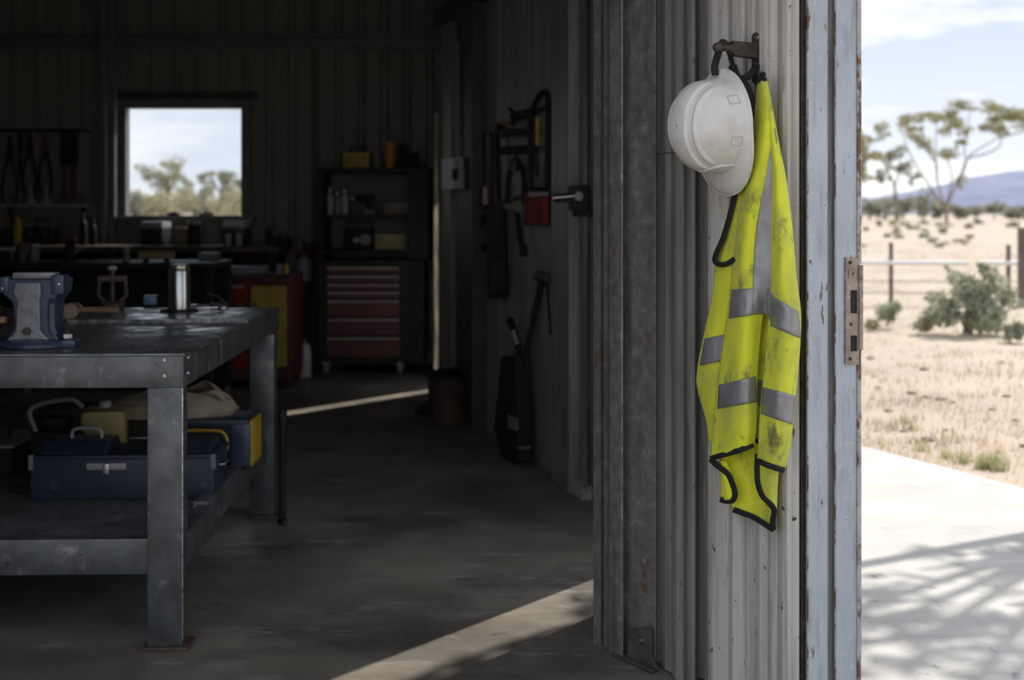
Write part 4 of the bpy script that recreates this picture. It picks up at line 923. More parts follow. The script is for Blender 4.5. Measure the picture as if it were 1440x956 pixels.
bottle_thing('dark_bottle', 'dark bottle on the counter right of the window', 'bottle', 378, 4, 316, 345, D, m_black, m_black, z=CTZ)
case_thing('black_bag', 'low black bag at the right end of the back counter', 'bag', 384, 404, 328, 345, D, 0.2, m_black, m_black, z=CTZ)
for lb, x, wpx, mt in (('small dark block on the window sill, left of two', 244, 16, m_blackm), ('small dark block on the window sill, right of two', 291, 20, m_grey)):
    t = thing('sill_block', lb, 'block', at(x, 300, 9.93), 0, 'blocks on the window sill'); t.location.z = WZ0
    MB().box((0, 0, 0.012), (wpx/F*9.9, 0.05, 0.024), bev=0.004).build('body', mt, t); MB().box((0.01, -0.005, 0.028), (wpx/F*5, 0.03, 0.010), bev=0.003).build('cap', m_pale, t)
# lower trolley in front of the counter
TZ, TY = 0.93, 7.8
tr = thing('steel_trolley', 'dark steel trolley with clutter behind the workbench', 'trolley', (-2.65, TY, 0))
def trb(name, x0, x1, y0, y1, z0, z1, mat): return MB().box(((x0+x1)/2, (y0+y1)/2, (z0+z1)/2), (x1-x0, y1-y0, z1-z0), bev=0.004).build(name, mat, tr, smooth=0)
trb('top', -0.75, 0.72, 0, 0.6, TZ-0.04, TZ, m_blackm); trb('lower_tray', -0.72, 0.70, 0.02, 0.58, 0.30, 0.34, m_blackm); trb('end_panel', -0.70, 0.68, 0.55, 0.58, 0.34, TZ-0.04, m_black)
for x in (-0.72, 0.66):
    for y in (0.02, 0.52): trb('leg', x, x+0.05, y, y+0.05, 0.06, TZ-0.04, m_blackm); MB().cyl((x+0.01, y+0.025, 0.03), (x+0.04, y+0.025, 0.03), 0.03, None, 14).build('wheel', m_grey, tr)
D2 = TY+0.2
t = thing('steel_tube', 'pale steel tube lying at the left of the trolley', 'tube', at(2, 358, D2)); t.location.z = TZ
MB().cyl((-0.12, 0, 0.085), (0.09, 0, 0.085), 0.014, None, 14).build('pipe', m_pale, t); MB().box((-0.06, 0, 0.035), (0.04, 0.06, 0.07), bev=0.004).box((0.05, 0, 0.035), (0.04, 0.06, 0.07), bev=0.004).build('rest', m_blackm, t)
can_thing('red_brown_tin', 'reddish tin at the left of the trolley', 'tin', 32, 7, 358, 385, D2, m_brown, m_redd, z=TZ)
can_thing('grease_can', 'grey grease can beside the reddish tin on the trolley', 'can', 49, 6, 360, 385, D2, m_grey, m_pale, z=TZ)
ag = thing('angle_grinder', 'black angle grinder with brown cap upright on the trolley', 'grinder', at(98, 372, D2)); ag.location.z = TZ
MB().tube([(0, 0, 0.0), (0, 0, 0.08), (0.005, 0, 0.13)], [0.04, 0.034, 0.03], 14).build('motor_body', m_black, ag)
MB().lathe([(0.032, 0), (0.036, 0.01), (0.030, 0.03)], (0.005, 0, 0.13), n=16).build('end_cap', m_redd, ag)
MB().tube([(0.03, 0, 0.06), (0.10, 0, 0.10)], 0.012, 10).build('side_handle', m_grey, ag)
sl = thing('spirit_level', 'tan wooden spirit level resting on the trolley behind the flask', 'spirit level', at(220, 362, D2)); sl.location.z = TZ
MB().box((0, 0, 0.045), (0.24, 0.03, 0.05), bev=0.003).build('body', m_card, sl); MB().cyl((-0.03, -0.017, 0.05), (0.03, -0.017, 0.05), 0.009, None, 10).build('vial', m_yel, sl)
MB().box((-0.07, 0, 0.01), (0.03, 0.04, 0.02)).box((0.07, 0, 0.01), (0.03, 0.04, 0.02)).build('rest', m_blackm, sl, smooth=0)
case_thing('grey_box', 'flat grey box at the right end of the trolley', 'box', 278, 303, 349, 360, D2+0.15, 0.15, m_grey, m_grey, handle=False, z=TZ)
can_thing('oil_can', 'small pale oil can on the trolley left of the spirit level', 'can', 178, 5, 350, 372, D2, m_grey, m_pale, z=TZ)

# ---- tool rack and shelf at far left
sh_ = thing('wall_shelf', 'narrow grey shelf under the hanging tools at far left', 'shelf', (at(60, 290, 9.8).x, 9.9, 0))
zs = H0+(300-287)/F*9.8
MB().box((0, -0.06, zs-0.012), (0.78, 0.16, 0.024), bev=0.003).build('board', m_pale, sh_); MB().box((0, 0.005, zs-0.06), (0.78, 0.02, 0.08)).build('face', m_grey, sh_)
for x in (-0.3, 0.3): MB().prism([(x, 0.03, zs-0.02), (x, 0.03, zs-0.14), (x, -0.1, zs-0.02)], (0.02, 0, 0)).build('bracket', m_blackm, sh_, smooth=0)
rk = thing('tool_rail', 'dark rail holding hanging tools at far left', 'rail', (at(58, 184, 9.88).x, 9.88, at(58, 186, 9.88).z))
MB().box((0, 0.01, 0.012), (0.78, 0.03, 0.03), bev=0.003).build('bar', m_blackm, rk)
MB().box((0, 0.035, -0.25), (0.78, 0.02, 0.52)).build('board', M('dim tool board', (0.20, 0.19, 0.17), 0.7), rk, smooth=0)
for x in np.linspace(-0.34, 0.34, 8): MB().tube([(x, 0, 0.0), (x, -0.03, 0.0), (x, -0.03, 0.015)], 0.004, 6).build('peg', m_grey, rk)
def hang(name, label, px, py, d=9.84, group='tools hanging at far left'):
    return thing(name, label, 'tool', at(px, py, d), 0, group)
U = 9.84/F
def pliers(px, py0, py1, spread, mat, hm, label):
    t = hang('pliers', label, px, py0); h = (py1-py0)*U
    MB().tube([(0, 0, 0), (0, 0, -h*0.28)], [0.012, 0.03], 10).build('jaws', mat, t)
    MB().cyl((0, -0.02, -h*0.30), (0, 0.012, -h*0.30), 0.028, None, 14).build('pivot', mat, t)
    for sx in (-1, 1): MB().tube(catmull([(0, 0, -h*0.30), (sx*spread*0.6, 0, -h*0.5), (sx*spread, 0, -h*0.75), (sx*spread*0.8, 0, -h)], 12), [0.012]*12, 8).build('grip', hm, t)
pliers(42, 184, 272, 0.055, m_black, m_black, 'large dark shears hanging third from the left on the rail')
pliers(64, 184, 272, 0.05, m_brown, m_black, 'brown handled shears hanging just right of the dark shears')
pliers(14, 190, 285, 0.06, m_black, m_blackm, 'black grips hanging at the left end of the rail')
def longtool(px, py0, py1, wpx, label, mat, tip):
    t = hang('chisel', label, px, py0); h = (py1-py0)*U; ww = wpx*U/2
    MB().tube([(0, 0, 0), (0, 0, -h*0.45), (0, 0, -h*0.50)], [ww*0.8, ww, ww*0.6], 12).build('handle', mat, t)
    MB().box((0, 0, -h*0.74), (ww*1.2, 0.01, h*0.50), bev=0.002).build('blade', tip, t)
longtool(91, 184, 282, 12, 'left of the two long black chisels at the right of the rail', m_black, m_brown)
longtool(104, 184, 282, 12, 'right of the two long black chisels at the right of the rail', m_black, m_brown)
longtool(29, 184, 250, 7, 'thin dark file hanging between the grips and shears', m_black, m_blackm)
for i, x in enumerate((43, 65)):
    t = thing('funnel', ('left' if i == 0 else 'right')+' pale upturned funnel on the shelf at far left', 'funnel', (at(x, 285, 9.8).x, 9.80, zs), 0, 'funnels on the shelf')
    MB().lathe([(0.040, 0.0), (0.043, 0.006), (0.014, 0.07), (0.011, 0.14), (0.007, 0.15)], n=18).build('cone', m_pale, t)
    MB().tube([(0.035, -0.01, 0.012), (0.055, -0.015, 0.02), (0.045, -0.01, 0.035)], 0.004, 6).build('tab', m_pale, t)

# ================================================================== tools on the far right wall
def rlocal(px, py, off): return rp(px, py, off)
RW = RD*-1                                                              # towards the camera along the wall
def rt(name, label, px, py, off=0.03, cat='tool', group='tools hanging on the right wall'):
    p = rlocal(px, py, off); return thing(name, label, cat, p, 0, group)
def R_(pts, off): return [rp(x, y, off) for x, y in pts]
def plate_px(t, name, pts, off, th, mat, bev=0.0): return MB().prism(R_(pts, off), RN*th).build(name, mat, t, world=True, smooth=0, bev=bev)
def tube_px(t, name, pts, off, r, mat, n=8):
    return MB().tube(catmull(R_(pts, off), max(2, len(pts)*6)) if len(pts) > 2 else R_(pts, off), r, n).build(name, mat, t, world=True)
m_wedge = m_black
t = rt('bow_saw', 'big black bow saw hanging rightmost of the wall tools', 758, 140)
tube_px(t, 'frame', [(746, 190), (748, 160), (757, 137), (766, 130), (771, 140), (771, 190), (770, 265)], 0.05, 0.016, m_black)
plate_px(t, 'blade', [(745, 185), (751, 185), (752, 268), (746, 268)], 0.045, 0.012, m_black)
tube_px(t, 'handle', [(746, 265), (758, 270), (770, 265)], 0.05, 0.014, m_black)
t = rt('yellow_screwdriver', 'yellow handled screwdriver hanging inside the bow saw', 756, 165)
tube_px(t, 'handle', [(756, 165), (756, 204)], 0.05, 0.010, m_yel); tube_px(t, 'shank', [(756, 204), (756, 250)], 0.05, 0.005, m_blackm)
t = rt('caulking_gun', 'dark caulking gun hanging high beside the bow saw', 733, 160)
tube_px(t, 'barrel', [(722, 164), (744, 158)], 0.05, 0.022, m_black, 12); tube_px(t, 'trigger', [(728, 163), (722, 158), (716, 152)], 0.05, 0.009, m_black); tube_px(t, 'rod', [(744, 158), (750, 156)], 0.05, 0.007, m_blackm)
t = rt('claw_hammer', 'claw hammer with dark head hanging below the caulking gun', 726, 186)
tube_px(t, 'head', [(709, 190), (720, 186), (737, 186)], 0.05, 0.020, m_black, 10); tube_px(t, 'shaft', [(722, 188), (721, 180), (705, 172)], 0.05, 0.010, m_wood)
t = rt('black_mallet', 'short black mallet hanging in the middle of the wall tools', 724, 212)
tube_px(t, 'head', [(707, 212), (742, 210)], 0.05, 0.022, m_black, 12); tube_px(t, 'shaft', [(724, 214), (724, 240)], 0.05, 0.010, m_brown)
t = rt('tin_snips', 'black tin snips with open handles hanging below the mallet', 725, 230)
tube_px(t, 'grip', [(725, 224), (716, 245), (713, 285)], 0.05, 0.015, m_black); tube_px(t, 'grip', [(727, 224), (736, 245), (738, 290)], 0.05, 0.015, m_black); plate_px(t, 'jaws', [(720, 222), (732, 222), (730, 240), (722, 240)], 0.04, 0.02, m_blackm)
t = rt('hand_saw', 'brown hand saw hanging leftmost of the wall tools', 684, 182)
plate_px(t, 'blade', [(680, 185), (690, 180), (691, 262), (682, 262)], 0.03, 0.008, m_brown); plate_px(t, 'handle', [(679, 262), (692, 262), (693, 288), (680, 290)], 0.02, 0.03, m_redd, 0.004)
t = rt('pry_bar', 'long black pry bar hanging beside the brown hand saw', 699, 176)
tube_px(t, 'shaft', [(698, 178), (700, 230), (702, 285)], 0.04, 0.014, m_black); plate_px(t, 'claw', [(694, 176), (703, 173), (704, 186), (696, 188)], 0.03, 0.02, m_blackm)
t = rt('red_pouch', 'red tool pouch hanging under the bow saw', 760, 292, cat='pouch')
plate_px(t, 'pouch', [(745, 271), (772, 270), (773, 315), (744, 317)], 0.03, 0.035, m_red, 0.006); plate_px(t, 'flap', [(745, 270), (773, 269), (773, 276), (745, 277)], 0.066, 0.006, m_redd, 0.002)
tube_px(t, 'strap', [(748, 271), (758, 264), (769, 270)], 0.05, 0.005, m_black)
t = rt('steel_bar', 'short black bar hanging below the red pouch', 735, 330)
tube_px(t, 'shaft', [(727, 300), (731, 330), (735, 358)], 0.04, 0.015, m_black); tube_px(t, 'end', [(735, 345), (736, 360)], 0.04, 0.019, m_blackm)
t = rt('leather_apron', 'dark narrow apron hanging low below the hand saw', 700, 360)
plate_px(t, 'cloth', [(690, 295), (710, 290), (713, 418), (692, 420)], 0.03, 0.03, m_black, 0.008); plate_px(t, 'pocket', [(693, 370), (711, 368), (711, 410), (694, 412)], 0.061, 0.010, m_blackm, 0.003)
t = rt('chain_loop', 'dark chain looped low beside the narrow apron', 680, 300)
tube_px(t, 'loop', [(682, 300), (676, 330), (681, 352), (688, 330), (686, 300)], 0.03, 0.010, m_blackm)
MB().prism(R_([(676, 296), (774, 268), (774, 262), (676, 291)], 0.002), RN*0.02).build('rail_strip', m_beamd, wr, smooth=0)
MB().prism(R_([(676, 196), (774, 152), (774, 147), (676, 192)], 0.002), RN*0.02).build('rail_strip', m_beamd, wr, smooth=0)
# latch on the grey cladding
t = thing('door_bolt', 'polished steel bolt with black bracket on the grey cladding', 'bolt', rp(805, 278, 0.06))
tube_px(t, 'bar', [(783, 279), (814, 276)], 0.07, 0.021, m_chrome, 16); plate_px(t, 'bracket', [(813, 262), (828, 260), (829, 296), (814, 296)], 0.02, 0.05, m_blackm, 0.004); plate_px(t, 'back_plate', [(808, 290), (832, 290), (832, 304), (808, 304)], 0.02, 0.012, m_blackm, 0.002)
# grey switch box on the dark post
t = thing('switch_box', 'grey electrical switch box on the dark steel post', 'switch box', rp(643, 245, 0.1))
plate_px(t, 'box', [(634, 224), (652, 220), (653, 266), (634, 268)], 0.092, 0.06, m_pale, 0.005); plate_px(t, 'lever', [(640, 238), (644, 237), (644, 252), (640, 253)], 0.152, 0.02, m_black, 0.002)
tube_px(t, 'conduit', [(643, 222), (643, 60)], 0.11, 0.012, m_grey)
# long handled tool leaning on the wall
t = thing('floor_jack', 'black long-handled jack leaning upright against the side wall', 'jack', gnd(733, 652))
def G3(px, py, off): return rp(px, py, off)
body = [(722, 500), (742, 498), (746, 560), (748, 648), (724, 652), (718, 620), (712, 600), (718, 545)]
MB().prism([rp(x, y, 0.06) for x, y in body], RN*0.07).build('frame', m_black, t, world=True, smooth=0, bev=0.008)
MB().tube([rp(738, 505, 0.09), rp(752, 440, 0.05), rp(763, 388, 0.02)], 0.017, 10).build('handle', m_black, t, world=True)
MB().tube([rp(756, 388, 0.03), rp(771, 390, 0.03)], 0.026, 10).build('handle_grip', m_brown, t, world=True)
MB().tube([rp(731, 500, 0.10), rp(725, 470, 0.10), rp(717, 450, 0.10)], [0.018, 0.018, 0.022], 10).build('release_lever', m_black, t, world=True)
MB().tube([rp(727, 482, 0.125), rp(722, 466, 0.125)], 0.012, 8).build('lever_collar', m_pale, t, world=True)
MB().prism([rp(x, y, 0.131) for x, y in ((715, 582), (728, 588), (728, 605), (716, 602))], RN*0.006).build('pale_patch', m_tan, t, world=True, smooth=0)
MB().prism([rp(x, y, 0.131) for x, y in ((730, 628), (746, 627), (746, 631), (730, 632))], RN*0.006).build('steel_strip', m_chrome, t, world=True, smooth=0)
MB().tube(catmull([rp(768, 395, 0.02), rp(771, 430, 0.015), rp(774, 470, 0.015)], 12), 0.006, 6).build('cord', m_black, t, world=True)
# bin and timber at the foot of the dark post
bp_ = gnd(668, 590); t = thing('rubbish_bin', 'dark steel bin on the floor below the hanging apron', 'bin', bp_ + RN*0.17)
MB().lathe([(0.10, 0.0), (0.105, 0.01), (0.125, 0.27), (0.130, 0.28), (0.118, 0.285), (0.112, 0.26)], n=26).build('drum', m_brown, t)
MB().lathe([(0.132, 0.27), (0.135, 0.28), (0.06, 0.315), (0.01, 0.318)], n=26).build('lid', m_blackm, t)
MB().tube(catmull([(-0.03, 0, 0.315), (-0.025, 0, 0.335), (0.025, 0, 0.335), (0.03, 0, 0.315)], 10), 0.006, 8).build('lid_handle', m_grey, t)
t = thing('dust_pan', 'small steel dust pan on the floor beside the bin', 'dust pan', gnd(698, 603))
MB().box((0, 0, 0.006), (0.10, 0.08, 0.006)).box((0, 0.038, 0.02), (0.10, 0.005, 0.03)).build('pan', m_chrome, t, smooth=0); MB().cyl((0, 0.04, 0.02), (0.03, 0.14, 0.03), 0.009, None, 8).build('handle', m_black, t)
t = thing('work_boot', 'brown work boot on the floor at the foot of the far post', 'boot', gnd(612, 582), 2.4)
MB().prism([(-0.13, -0.04, 0.015), (0.13, -0.04, 0.015), (0.13, -0.04, 0.05), (0.05, -0.04, 0.08), (-0.01, -0.04, 0.11), (-0.03, -0.04, 0.16), (-0.12, -0.04, 0.16), (-0.13, -0.04, 0.06)], (0, 0.08, 0)).build('upper', m_brown, t, smooth=0, bev=0.015)
MB().box((0, 0, 0.0085), (0.28, 0.09, 0.017), bev=0.005).build('sole', m_black, t); MB().tube([(0.03, -0.03, 0.09), (0.0, 0.03, 0.11), (0.0, -0.03, 0.125), (-0.03, 0.03, 0.145)], 0.004, 6).build('laces', m_tan, t)

# ================================================================== outside
def leaves(name, centres, mat, parent, n, size, seed, world=True):
    rs = random.Random(seed); big = centres; centres = []
    for c, r in big:                                                   # break every clump into loose sprays
        for _ in range(5): centres.append(((c[0]+rs.uniform(-.9, .9)*r[0], c[1]+rs.uniform(-.9, .9)*r[1], c[2]+rs.uniform(-.8, .8)*r[2]), tuple(q*rs.uniform(.35, .85) for q in r)))
    """one foliage mesh: many small leaf blades around clump centres (centre, radii)"""
    rng = np.random.default_rng(seed); V = []; Fc = []
    vol = np.array([c[1][0]*c[1][1]*c[1][2] for c in centres])**0.7; cnt = np.maximum(6, (n*vol/vol.sum()).astype(int))
    for (c, r), k in zip(centres, cnt):
        u = rng.normal(size=(k, 3)); u /= np.linalg.norm(u, axis=1)[:, None]; u *= rng.uniform(0.15, 1, (k, 1))**0.5
        P = np.array(c)+u*np.array(r)
        a = rng.normal(size=(k, 3)); a /= np.linalg.norm(a, axis=1)[:, None]; b = np.cross(a, rng.normal(size=(k, 3))); b /= np.linalg.norm(b, axis=1)[:, None]
        s = size*rng.uniform(0.6, 1.4, (k, 1))
        q = np.stack([P-a*s, P+b*s*0.35, P+a*s, P-b*s*0.35], 1)
        o_ = len(V)*1; base = sum(len(v) for v in V)
        V.append(q.reshape(-1, 3)); Fc.append(np.arange(k*4).reshape(-1, 4)+base)
    V = np.concatenate(V); Fc = np.concatenate(Fc)
    m = bpy.data.meshes.new(name); m.from_pydata(V.tolist(), [], Fc.tolist()); m.materials.append(mat)
    return link(name, m, parent, world)
def tree(name, label, base, d, trunk, branches, clumps, mat, n, size, seed, group=None, rz=0.35, cat='tree', wood=m_bark):
    """trunk / branches in pixels at distance d, clumps (px, py, rx px, ry px)"""
    s = d/F; rng = random.Random(seed)
    b = at(*base, d); t = thing(name, label, cat, (b.x, d, 0), 0, group)
    def pt(px, py, dy=0.0): v = at(px, py, d); v.y += dy; return v
    mb = MB(); P0 = [pt(*p) for p in trunk]; P0[0].z = -0.1
    mb.tube(catmull(P0, 10), list(np.linspace(6*s/2, 4*s/2, 10)), 8); mb.build('trunk', wood, t, world=True)
    mb = MB()
    for br in branches:
        dy = rng.uniform(-rz, rz)*40*s; pp = [pt(p[0], p[1], dy*i/(len(br)-1)) for i, p in enumerate(br)]
        m_ = 10; mb.tube(catmull(pp, m_), list(np.linspace(3.0*s/2, 1.0*s/2, m_)), 6)
    if branches: mb.build('branches', wood, t, world=True)
    cc = []
    for (px, py, rx, ry) in clumps:
        c = pt(px, py, rng.uniform(-rz, rz)*60*s); cc.append((tuple(c), (rx*s*1.15, rx*s, ry*s*1.15)))
    leaves('foliage', cc, mat, t, n, size*s, seed); return t
cl_ = [(1250,182,12,9),(1265,176,13,8),(1278,174,12,8),(1300,166,12,7),(1314,161,16,8),(1334,158,14,8),(1327,180,14,9),(1300,196,12,9),(1310,208,8,7),(1345,172,11,7),
       (1360,151,16,8),(1380,151,16,8),(1397,163,16,9),(1414,163,18,9),(1430,166,16,9),(1444,178,14,10),(1452,160,16,9),(1470,175,14,10),(1360,187,9,7),(1400,183,14,8),(1337,214,13,7),(1354,203,9,6),(1355,258,8,9),(1288,186,9,7),(1385,180,8,6)]
brs = [[(1329,292),(1318,255),(1316,228),(1290,200),(1262,182)], [(1318,255),(1316,228),(1316,205),(1318,168)], [(1331,290),(1345,262),(1362,222),(1385,206),(1412,190),(1432,170)], [(1345,262),(1358,235),(1356,205),(1364,155)],
       [(1362,222),(1392,214),(1408,200),(1400,168)], [(1326,290),(1300,250),(1284,225),(1276,206),(1268,180)], [(1330,292),(1338,250),(1330,222),(1337,212)], [(1412,190),(1440,185),(1462,172)], [(1316,228),(1300,205),(1300,196)]]
tree('gum_tree', 'tall gum tree with flat olive crown and forked trunk behind the fence', (1330, 312), 170, [(1331,314),(1331,300),(1329,290)], brs, cl_, m_leaf, 9000, 2.3, 11)
tree('gum_tree', 'gum tree half hidden behind the right edge of the door jamb', (1205, 312), 175, [(1206,313),(1208,290),(1206,260)], [[(1206,262),(1214,240),(1222,205)], [(1206,262),(1198,230),(1196,200)]], [(1214,202,14,10),(1222,218,12,8),(1208,226,14,10),(1218,246,14,10),(1200,200,16,12),(1195,240,14,12),(1226,196,8,6)], m_leaf, 3500, 2.3, 12)
tree('young_gum', 'slender young gum between the door jamb and the tall gum tree', (1262, 312), 190, [(1262,311),(1260,285),(1258,262)], [[(1258,262),(1248,240),(1240,222)], [(1258,262),(1266,240),(1268,218)]], [(1242,222,10,8),(1266,216,13,8),(1256,236,9,7),(1276,230,8,7),(1280,250,8,8),(1240,248,9,8)], m_leaf2, 2200, 2.2, 13)
# scrub line
rng = random.Random(5)
for i, (px, wpx, hpx, d) in enumerate([(1190, 30, 44, 215), (1222, 28, 34, 230), (1246, 26, 40, 240), (1270, 26, 34, 225), (1298, 30, 46, 230), (1322, 22, 30, 250), (1348, 22, 22, 240), (1372, 24, 20, 250), (1398, 26, 24, 260), (1424, 26, 22, 250), (1448, 26, 26, 240), (1475, 28, 26, 250), (1500, 30, 30, 240), (1160, 30, 40, 230), (1128, 32, 36, 240), (1095, 30, 30, 250), (1060, 34, 38, 235), (1530, 30, 26, 250), (1562, 32, 30, 240)]):
    s = d/F; b = at(px, 300, d); hh = hpx*s; lab = 'low grey-green shrub in the distant scrub line beyond the fence'
    t = thing('scrub_bush', lab, 'bush', (b.x, d, 0), 0, 'distant scrub line')
    cs2 = [((b.x+rng.uniform(-.5, .5)*wpx*s*0.7, d+rng.uniform(-1, 1), hh*rng.uniform(0.3, 0.78)), (wpx*s*0.34, wpx*s*0.3, hh*0.26)) for _ in range(7)]
    leaves('foliage', cs2, m_leaf2, t, 700, 3.0*s, 50+i)
    MB().tube([(b.x, d, -0.1), (b.x+0.1, d, hh*0.5)], [0.18, 0.08], 6).build('stem', m_bark, t, world=True)
# mid distance tussocks on the plain
for i in range(26):
    d = rng.uniform(45, 150); px = rng.uniform(1190, 1480); b = at(px, 300, d); s = d/F; wpx = rng.uniform(8, 20); hh = rng.uniform(4, 8)*s
    t = thing('plain_tussock', 'low brown tussock scattered over the plain behind the fence', 'tussock', (b.x, d, -0.03), 0, 'tussocks on the plain')
    leaves('foliage', [((b.x, d, hh*0.4), (wpx*s*0.5, wpx*s*0.4, hh*0.6))], m_leaf2 if i % 3 else m_leaf3, t, 160, 2.4*s, 90+i)
# hill
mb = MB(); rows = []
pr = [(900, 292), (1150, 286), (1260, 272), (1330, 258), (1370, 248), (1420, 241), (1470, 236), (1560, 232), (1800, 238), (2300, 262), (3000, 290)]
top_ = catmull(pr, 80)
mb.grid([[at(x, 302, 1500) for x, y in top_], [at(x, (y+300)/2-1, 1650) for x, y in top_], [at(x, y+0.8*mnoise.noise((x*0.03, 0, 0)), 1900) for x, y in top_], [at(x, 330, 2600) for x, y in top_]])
struct(mb.build('hill', m_hill, smooth=180), 'long low hill on the horizon, tinted purple for haze', 'hill')
# saltbush by the fence
b = gnd(1368, 466)
t = thing('saltbush', 'rounded grey-green bush in front of the fence', 'bush', b)
sB = b.y/F; cc = []
for (px, py, rx, ry) in [(1345,440,26,22),(1368,430,30,28),(1392,425,26,26),(1410,435,22,20),(1330,425,20,16),(1372,400,22,20),(1395,395,16,18),(1350,405,18,16),(1320,440,16,14),(1420,415,14,14),(1378,378,12,10),(1385,450,30,14),(1342,385,10,9)]:
    c = at(px, py, b.y+rng.uniform(-.12, .12)); cc.append((tuple(c), (rx*sB, rx*sB*0.9, ry*sB)))
leaves('foliage', cc, m_leaf4, t, 5200, 4.2*sB, 31)
mb = MB()
for k_ in range(12): mb.tube([b+Vector((rng.uniform(-.1, .1), rng.uniform(-.1, .1), -0.02)), at(rng.uniform(1330, 1410), rng.uniform(385, 430), b.y)], [0.012, 0.004], 6)
mb.build('stems', m_bark, t, world=True)
for i, (px, py, wpx, hpx, mt, lb) in enumerate([(1248, 458, 34, 34, m_leaf4, 'small olive bush left of the rounded saltbush'), (1305, 466, 30, 24, m_leaf3, 'pale straw bush at the left foot of the saltbush'), (1432, 478, 30, 30, m_leaf4, 'small bush at the right foot of the saltbush'), (1224, 462, 20, 14, m_leaf3, 'tiny pale bush beside the door jamb')]):
    b = gnd(px, py); s = b.y/F; t = thing('small_bush', lb, 'bush', b, 0, 'small bushes near the fence')
    leaves('foliage', [((b.x+rng.uniform(-.3, .3)*wpx*s, b.y, hpx*s*rng.uniform(.3, .7)), (wpx*s*0.3, wpx*s*0.3, hpx*s*0.32)) for _ in range(6)], mt, t, 700, 4*s, 70+i)
    MB().tube([b, b+Vector((0, 0, hpx*s*0.6))], [0.012, 0.004], 6).build('stem', m_bark, t, world=True)
# fence
FD = 17.0
fc = thing('fence', 'low wire fence with thin posts and a white top pipe', 'fence', at(1330, 425, FD)); fc.location.z = 0
for px, y0, y1 in ((1253, 341, 425), (1418, 344, 425), (1180, 340, 425), (1500, 340, 425), (1015, 340, 425), (850, 340, 425), (1660, 340, 425), (1820, 340, 425)):
    p = at(px, y0, FD); MB().box((p.x, FD, p.z/2-0.03), (0.05, 0.05, p.z+0.06), bev=0.006).build('post', m_fpost, fc, world=True, smooth=0)
p = at(1437, 320, FD-0.6); MB().box((p.x, FD-0.6, p.z/2-0.03), (0.09, 0.09, p.z+0.06), bev=0.01).build('strainer_post', m_fpost, fc, world=True, smooth=0)
MB().tube([at(780, 367, FD-0.04), at(1362, 370, FD-0.04)], 0.032, 12).build('top_pipe', m_rail, fc, world=True)
MB().tube([at(1376, 370, FD-0.04), at(1900, 371, FD-0.04)], 0.032, 12).build('top_pipe', m_rail, fc, world=True)
for y in (394, 410): MB().tube([at(780, y, FD), at(1330, y+2, FD), at(1900, y, FD)], 0.006, 6).build('wire', m_fpost, fc, world=True)
# grass
def blades(name, spots, mat, label, h0, h1, seed, wd=0.006):
    rng = np.random.default_rng(seed); V = []; Fc = []
    for (x, y, k, sp, sc) in spots:
        for _ in range(k):
            a = rng.uniform(0, 6.283); r = sp*rng.uniform(0, 1)**0.7; bx, by = x+r*math.cos(a), y+r*math.sin(a); h = rng.uniform(h0, h1)*sc; ln = rng.uniform(0.1, 0.8)*h; a2 = rng.uniform(0, 6.283)
            dx, dy = -math.sin(a2)*wd*sc, math.cos(a2)*wd*sc; b_ = len(V)
            V += [(bx-dx, by-dy, -0.035), (bx+dx, by+dy, -0.035), (bx+ln*math.cos(a2), by+ln*math.sin(a2), h)]; Fc.append((b_, b_+1, b_+2))
    m = bpy.data.meshes.new(name); m.from_pydata(V, [], Fc); m.materials.append(mat); o_ = link(name, m); o_['kind'] = 'stuff'; tag(o_, label, 'grass'); o_['kind'] = 'stuff'
def off_apron(x, y): return (x-1.885)*1.02+(y-6.54)*0.455 > 0.10
sp2 = []; rg = random.Random(9)
while len(sp2) < 1500:
    d = 5.5*(9.0**rg.random()); x = d*rg.uniform(0.2, 0.62)
    if off_apron(x, d): sp2.append((x, d, rg.randint(6, 14), 0.10*(1+d/10), 0.7+d/30))
blades('dry_grass', sp2, m_straw, 'sparse dry straw grass over the sandy ground', 0.0, 0.035, 3)
sp3 = []
for (px, py, k_) in ((1385, 652, 5), (1365, 645, 3), (1400, 648, 4), (1410, 655, 3), (1300, 628, 2), (1285, 600, 2), (1276, 590, 2), (1340, 640, 2)):
    g0 = gnd(px, py)
    for _ in range(k_): sp3.append((g0.x+rg.uniform(-.04, .04), g0.y+rg.uniform(-.04, .04)+0.05, 16, 0.035, 0.8))
blades('green_grass', sp3, m_green, 'green grass tufts along the edge of the concrete apron', 0.015, 0.075, 4, 0.004)
# stones
sm = None
for i, (px, py, r) in enumerate([(1283, 548, 6), (1303, 553, 5), (1322, 556, 6), (1340, 560, 4), (1305, 612, 8), (1250, 572, 5), (1235, 540, 4), (1415, 552, 5), (1428, 585, 5), (1395, 570, 4), (1300, 515, 6), (1330, 598, 4), (1270, 600, 4), (1408, 505, 4), (1225, 500, 5), (1440, 620, 6)]):
    g0 = gnd(px, py); s = g0.y/F
    if sm is None:
        mb = MB(); bmesh.ops.create_icosphere(mb.bm, subdivisions=2, radius=1.0)
        for v in mb.bm.verts: v.co *= 1+0.25*mnoise.noise(v.co*1.3); v.co.z *= 0.6
        o_ = mb.build('stone', m_rock, smooth=50); sm = o_.data
    else: o_ = bpy.data.objects.new('stone', sm); COL.objects.link(o_)
    o_.location = (g0.x, g0.y, -0.03+r*s*0.25); o_.scale = (r*s*1.3, r*s, r*s*0.8); o_.rotation_euler = (0, 0, i*1.3)
    tag(o_, 'small brown stone lying on the sandy ground outside', 'stone', 'stones on the sandy ground')
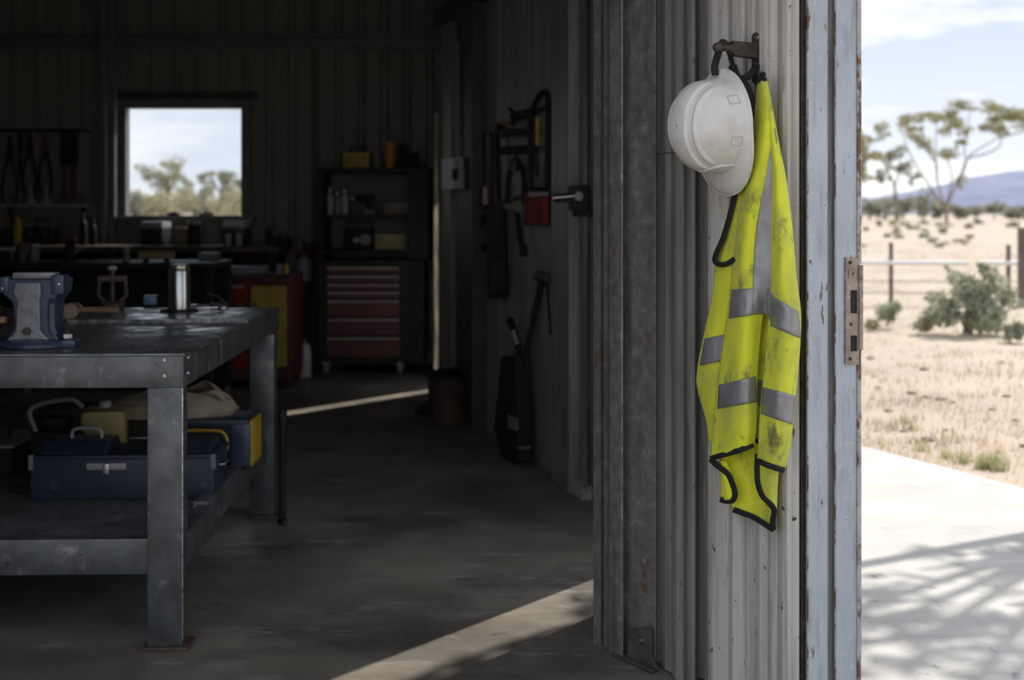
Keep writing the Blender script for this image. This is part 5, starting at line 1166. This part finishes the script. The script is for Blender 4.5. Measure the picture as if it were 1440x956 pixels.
# trees seen through the window
for i, (name, lb, bx_, d, cl2, mt) in enumerate([
    ('window_gum', 'bigger gum tree seen through the back window', 237, 90, [(215,240,14,9),(240,232,16,9),(225,252,14,9),(256,248,14,10),(238,255,16,10),(205,252,9,7),(265,258,8,6),(230,268,12,8),(250,268,12,8)], m_leaf),
    ('window_gum', 'smaller gum tree at the right of the back window', 312, 95, [(292,252,10,7),(310,246,14,8),(326,252,12,8),(300,262,12,8),(318,262,14,8),(336,258,8,7),(284,268,8,6)], m_leaf2)]):
    tree(name, lb, (bx_, 312), d, [(bx_, 316), (bx_-1, 290), (bx_, 262)], [[(bx_, 275), (bx_-12, 255), (bx_-20, 242)], [(bx_, 272), (bx_+10, 255), (bx_+16, 246)], [(bx_, 270), (bx_, 240)]], cl2, mt, 3000, 2.0, 140+i, cat='tree')
for i, (px, wpx, hpx, mt) in enumerate([(188, 20, 40, m_leaf2), (205, 24, 28, m_leaf3), (228, 24, 34, m_leaf3), (255, 24, 30, m_leaf3), (275, 22, 36, m_leaf2), (298, 24, 28, m_leaf3), (322, 24, 40, m_leaf3), (342, 20, 36, m_leaf3), (165, 24, 40, m_leaf2), (362, 24, 34, m_leaf3)]):
    d = 75+3*(i % 3); s = d/F; b = at(px, 300, d); hh = H0+hpx*s*0.9
    t = thing('pale_scrub', 'pale straw shrub in the row seen through the back window', 'bush', (b.x, d, 0.3), 0, 'shrubs beyond the back window')
    leaves('foliage', [((b.x+rng.uniform(-.5, .5)*wpx*s, d+rng.uniform(-1, 1), 0.8+hh*rng.uniform(.1, .62)), (wpx*s*0.4, wpx*s*.4, hh*0.22)) for _ in range(9)], mt, t, 900, 3.2*s, 170+i)
    MB().tube([(b.x, d, 0.2), (b.x, d, hh*0.6)], [0.08, 0.03], 6).build('stem', m_bark, t, world=True)
# shade tree beside the apron, out of the picture, whose dappled shadow falls on the concrete
tb_ = Vector((4.5, 7.1, 0)); t = thing('shade_tree', 'leafy tree beside the apron just outside the right edge', 'tree', tb_)
MB().tube([tb_+Vector((0, 0, -0.1)), tb_+Vector((-0.1, 0, 1.4)), tb_+Vector((-0.3, -0.1, 2.6))], [0.14, 0.11, 0.08], 10).build('trunk', m_bark, t, world=True)
mb = MB()
cc = []
rng = random.Random(33)
for k_ in range(34):
    c = tb_+Vector((rng.uniform(-1.2, 1.3), rng.uniform(-1.7, 0.5), rng.uniform(3.1, 4.2)))
    if c.x/c.y*F+CX < 1500: continue
    cc.append((tuple(c), (0.32, 0.32, 0.18))); mb.tube(catmull([tb_+Vector((-0.3, -0.1, 2.5)), (tb_+Vector((-0.3, -0.1, 3.0))+c)/2, c], 6), [0.04, 0.035, 0.03, 0.022, 0.016, 0.01], 6)
for k_ in range(7):                                                  # bough added out of view to dapple the sun strip on the shed floor
    yy = 5.75+0.16*k_; c = Vector(((0.65*yy-2.245+rng.uniform(-.05, .05))/0.76, yy, 3.5+rng.uniform(-.2, .3)))
    cc.append((tuple(c), (0.085, 0.085, 0.06)))
mb.tube(catmull([tb_+Vector((-0.3, -0.1, 2.6)), Vector((3.4, 6.9, 3.3)), Vector((2.6, 6.5, 3.55)), Vector((2.0, 5.9, 3.5))], 14), list(np.linspace(0.05, 0.008, 14)), 6)
mb.build('branches', m_bark, t, world=True); leaves('foliage', cc, m_leaf, t, 2700, 0.07, 222)
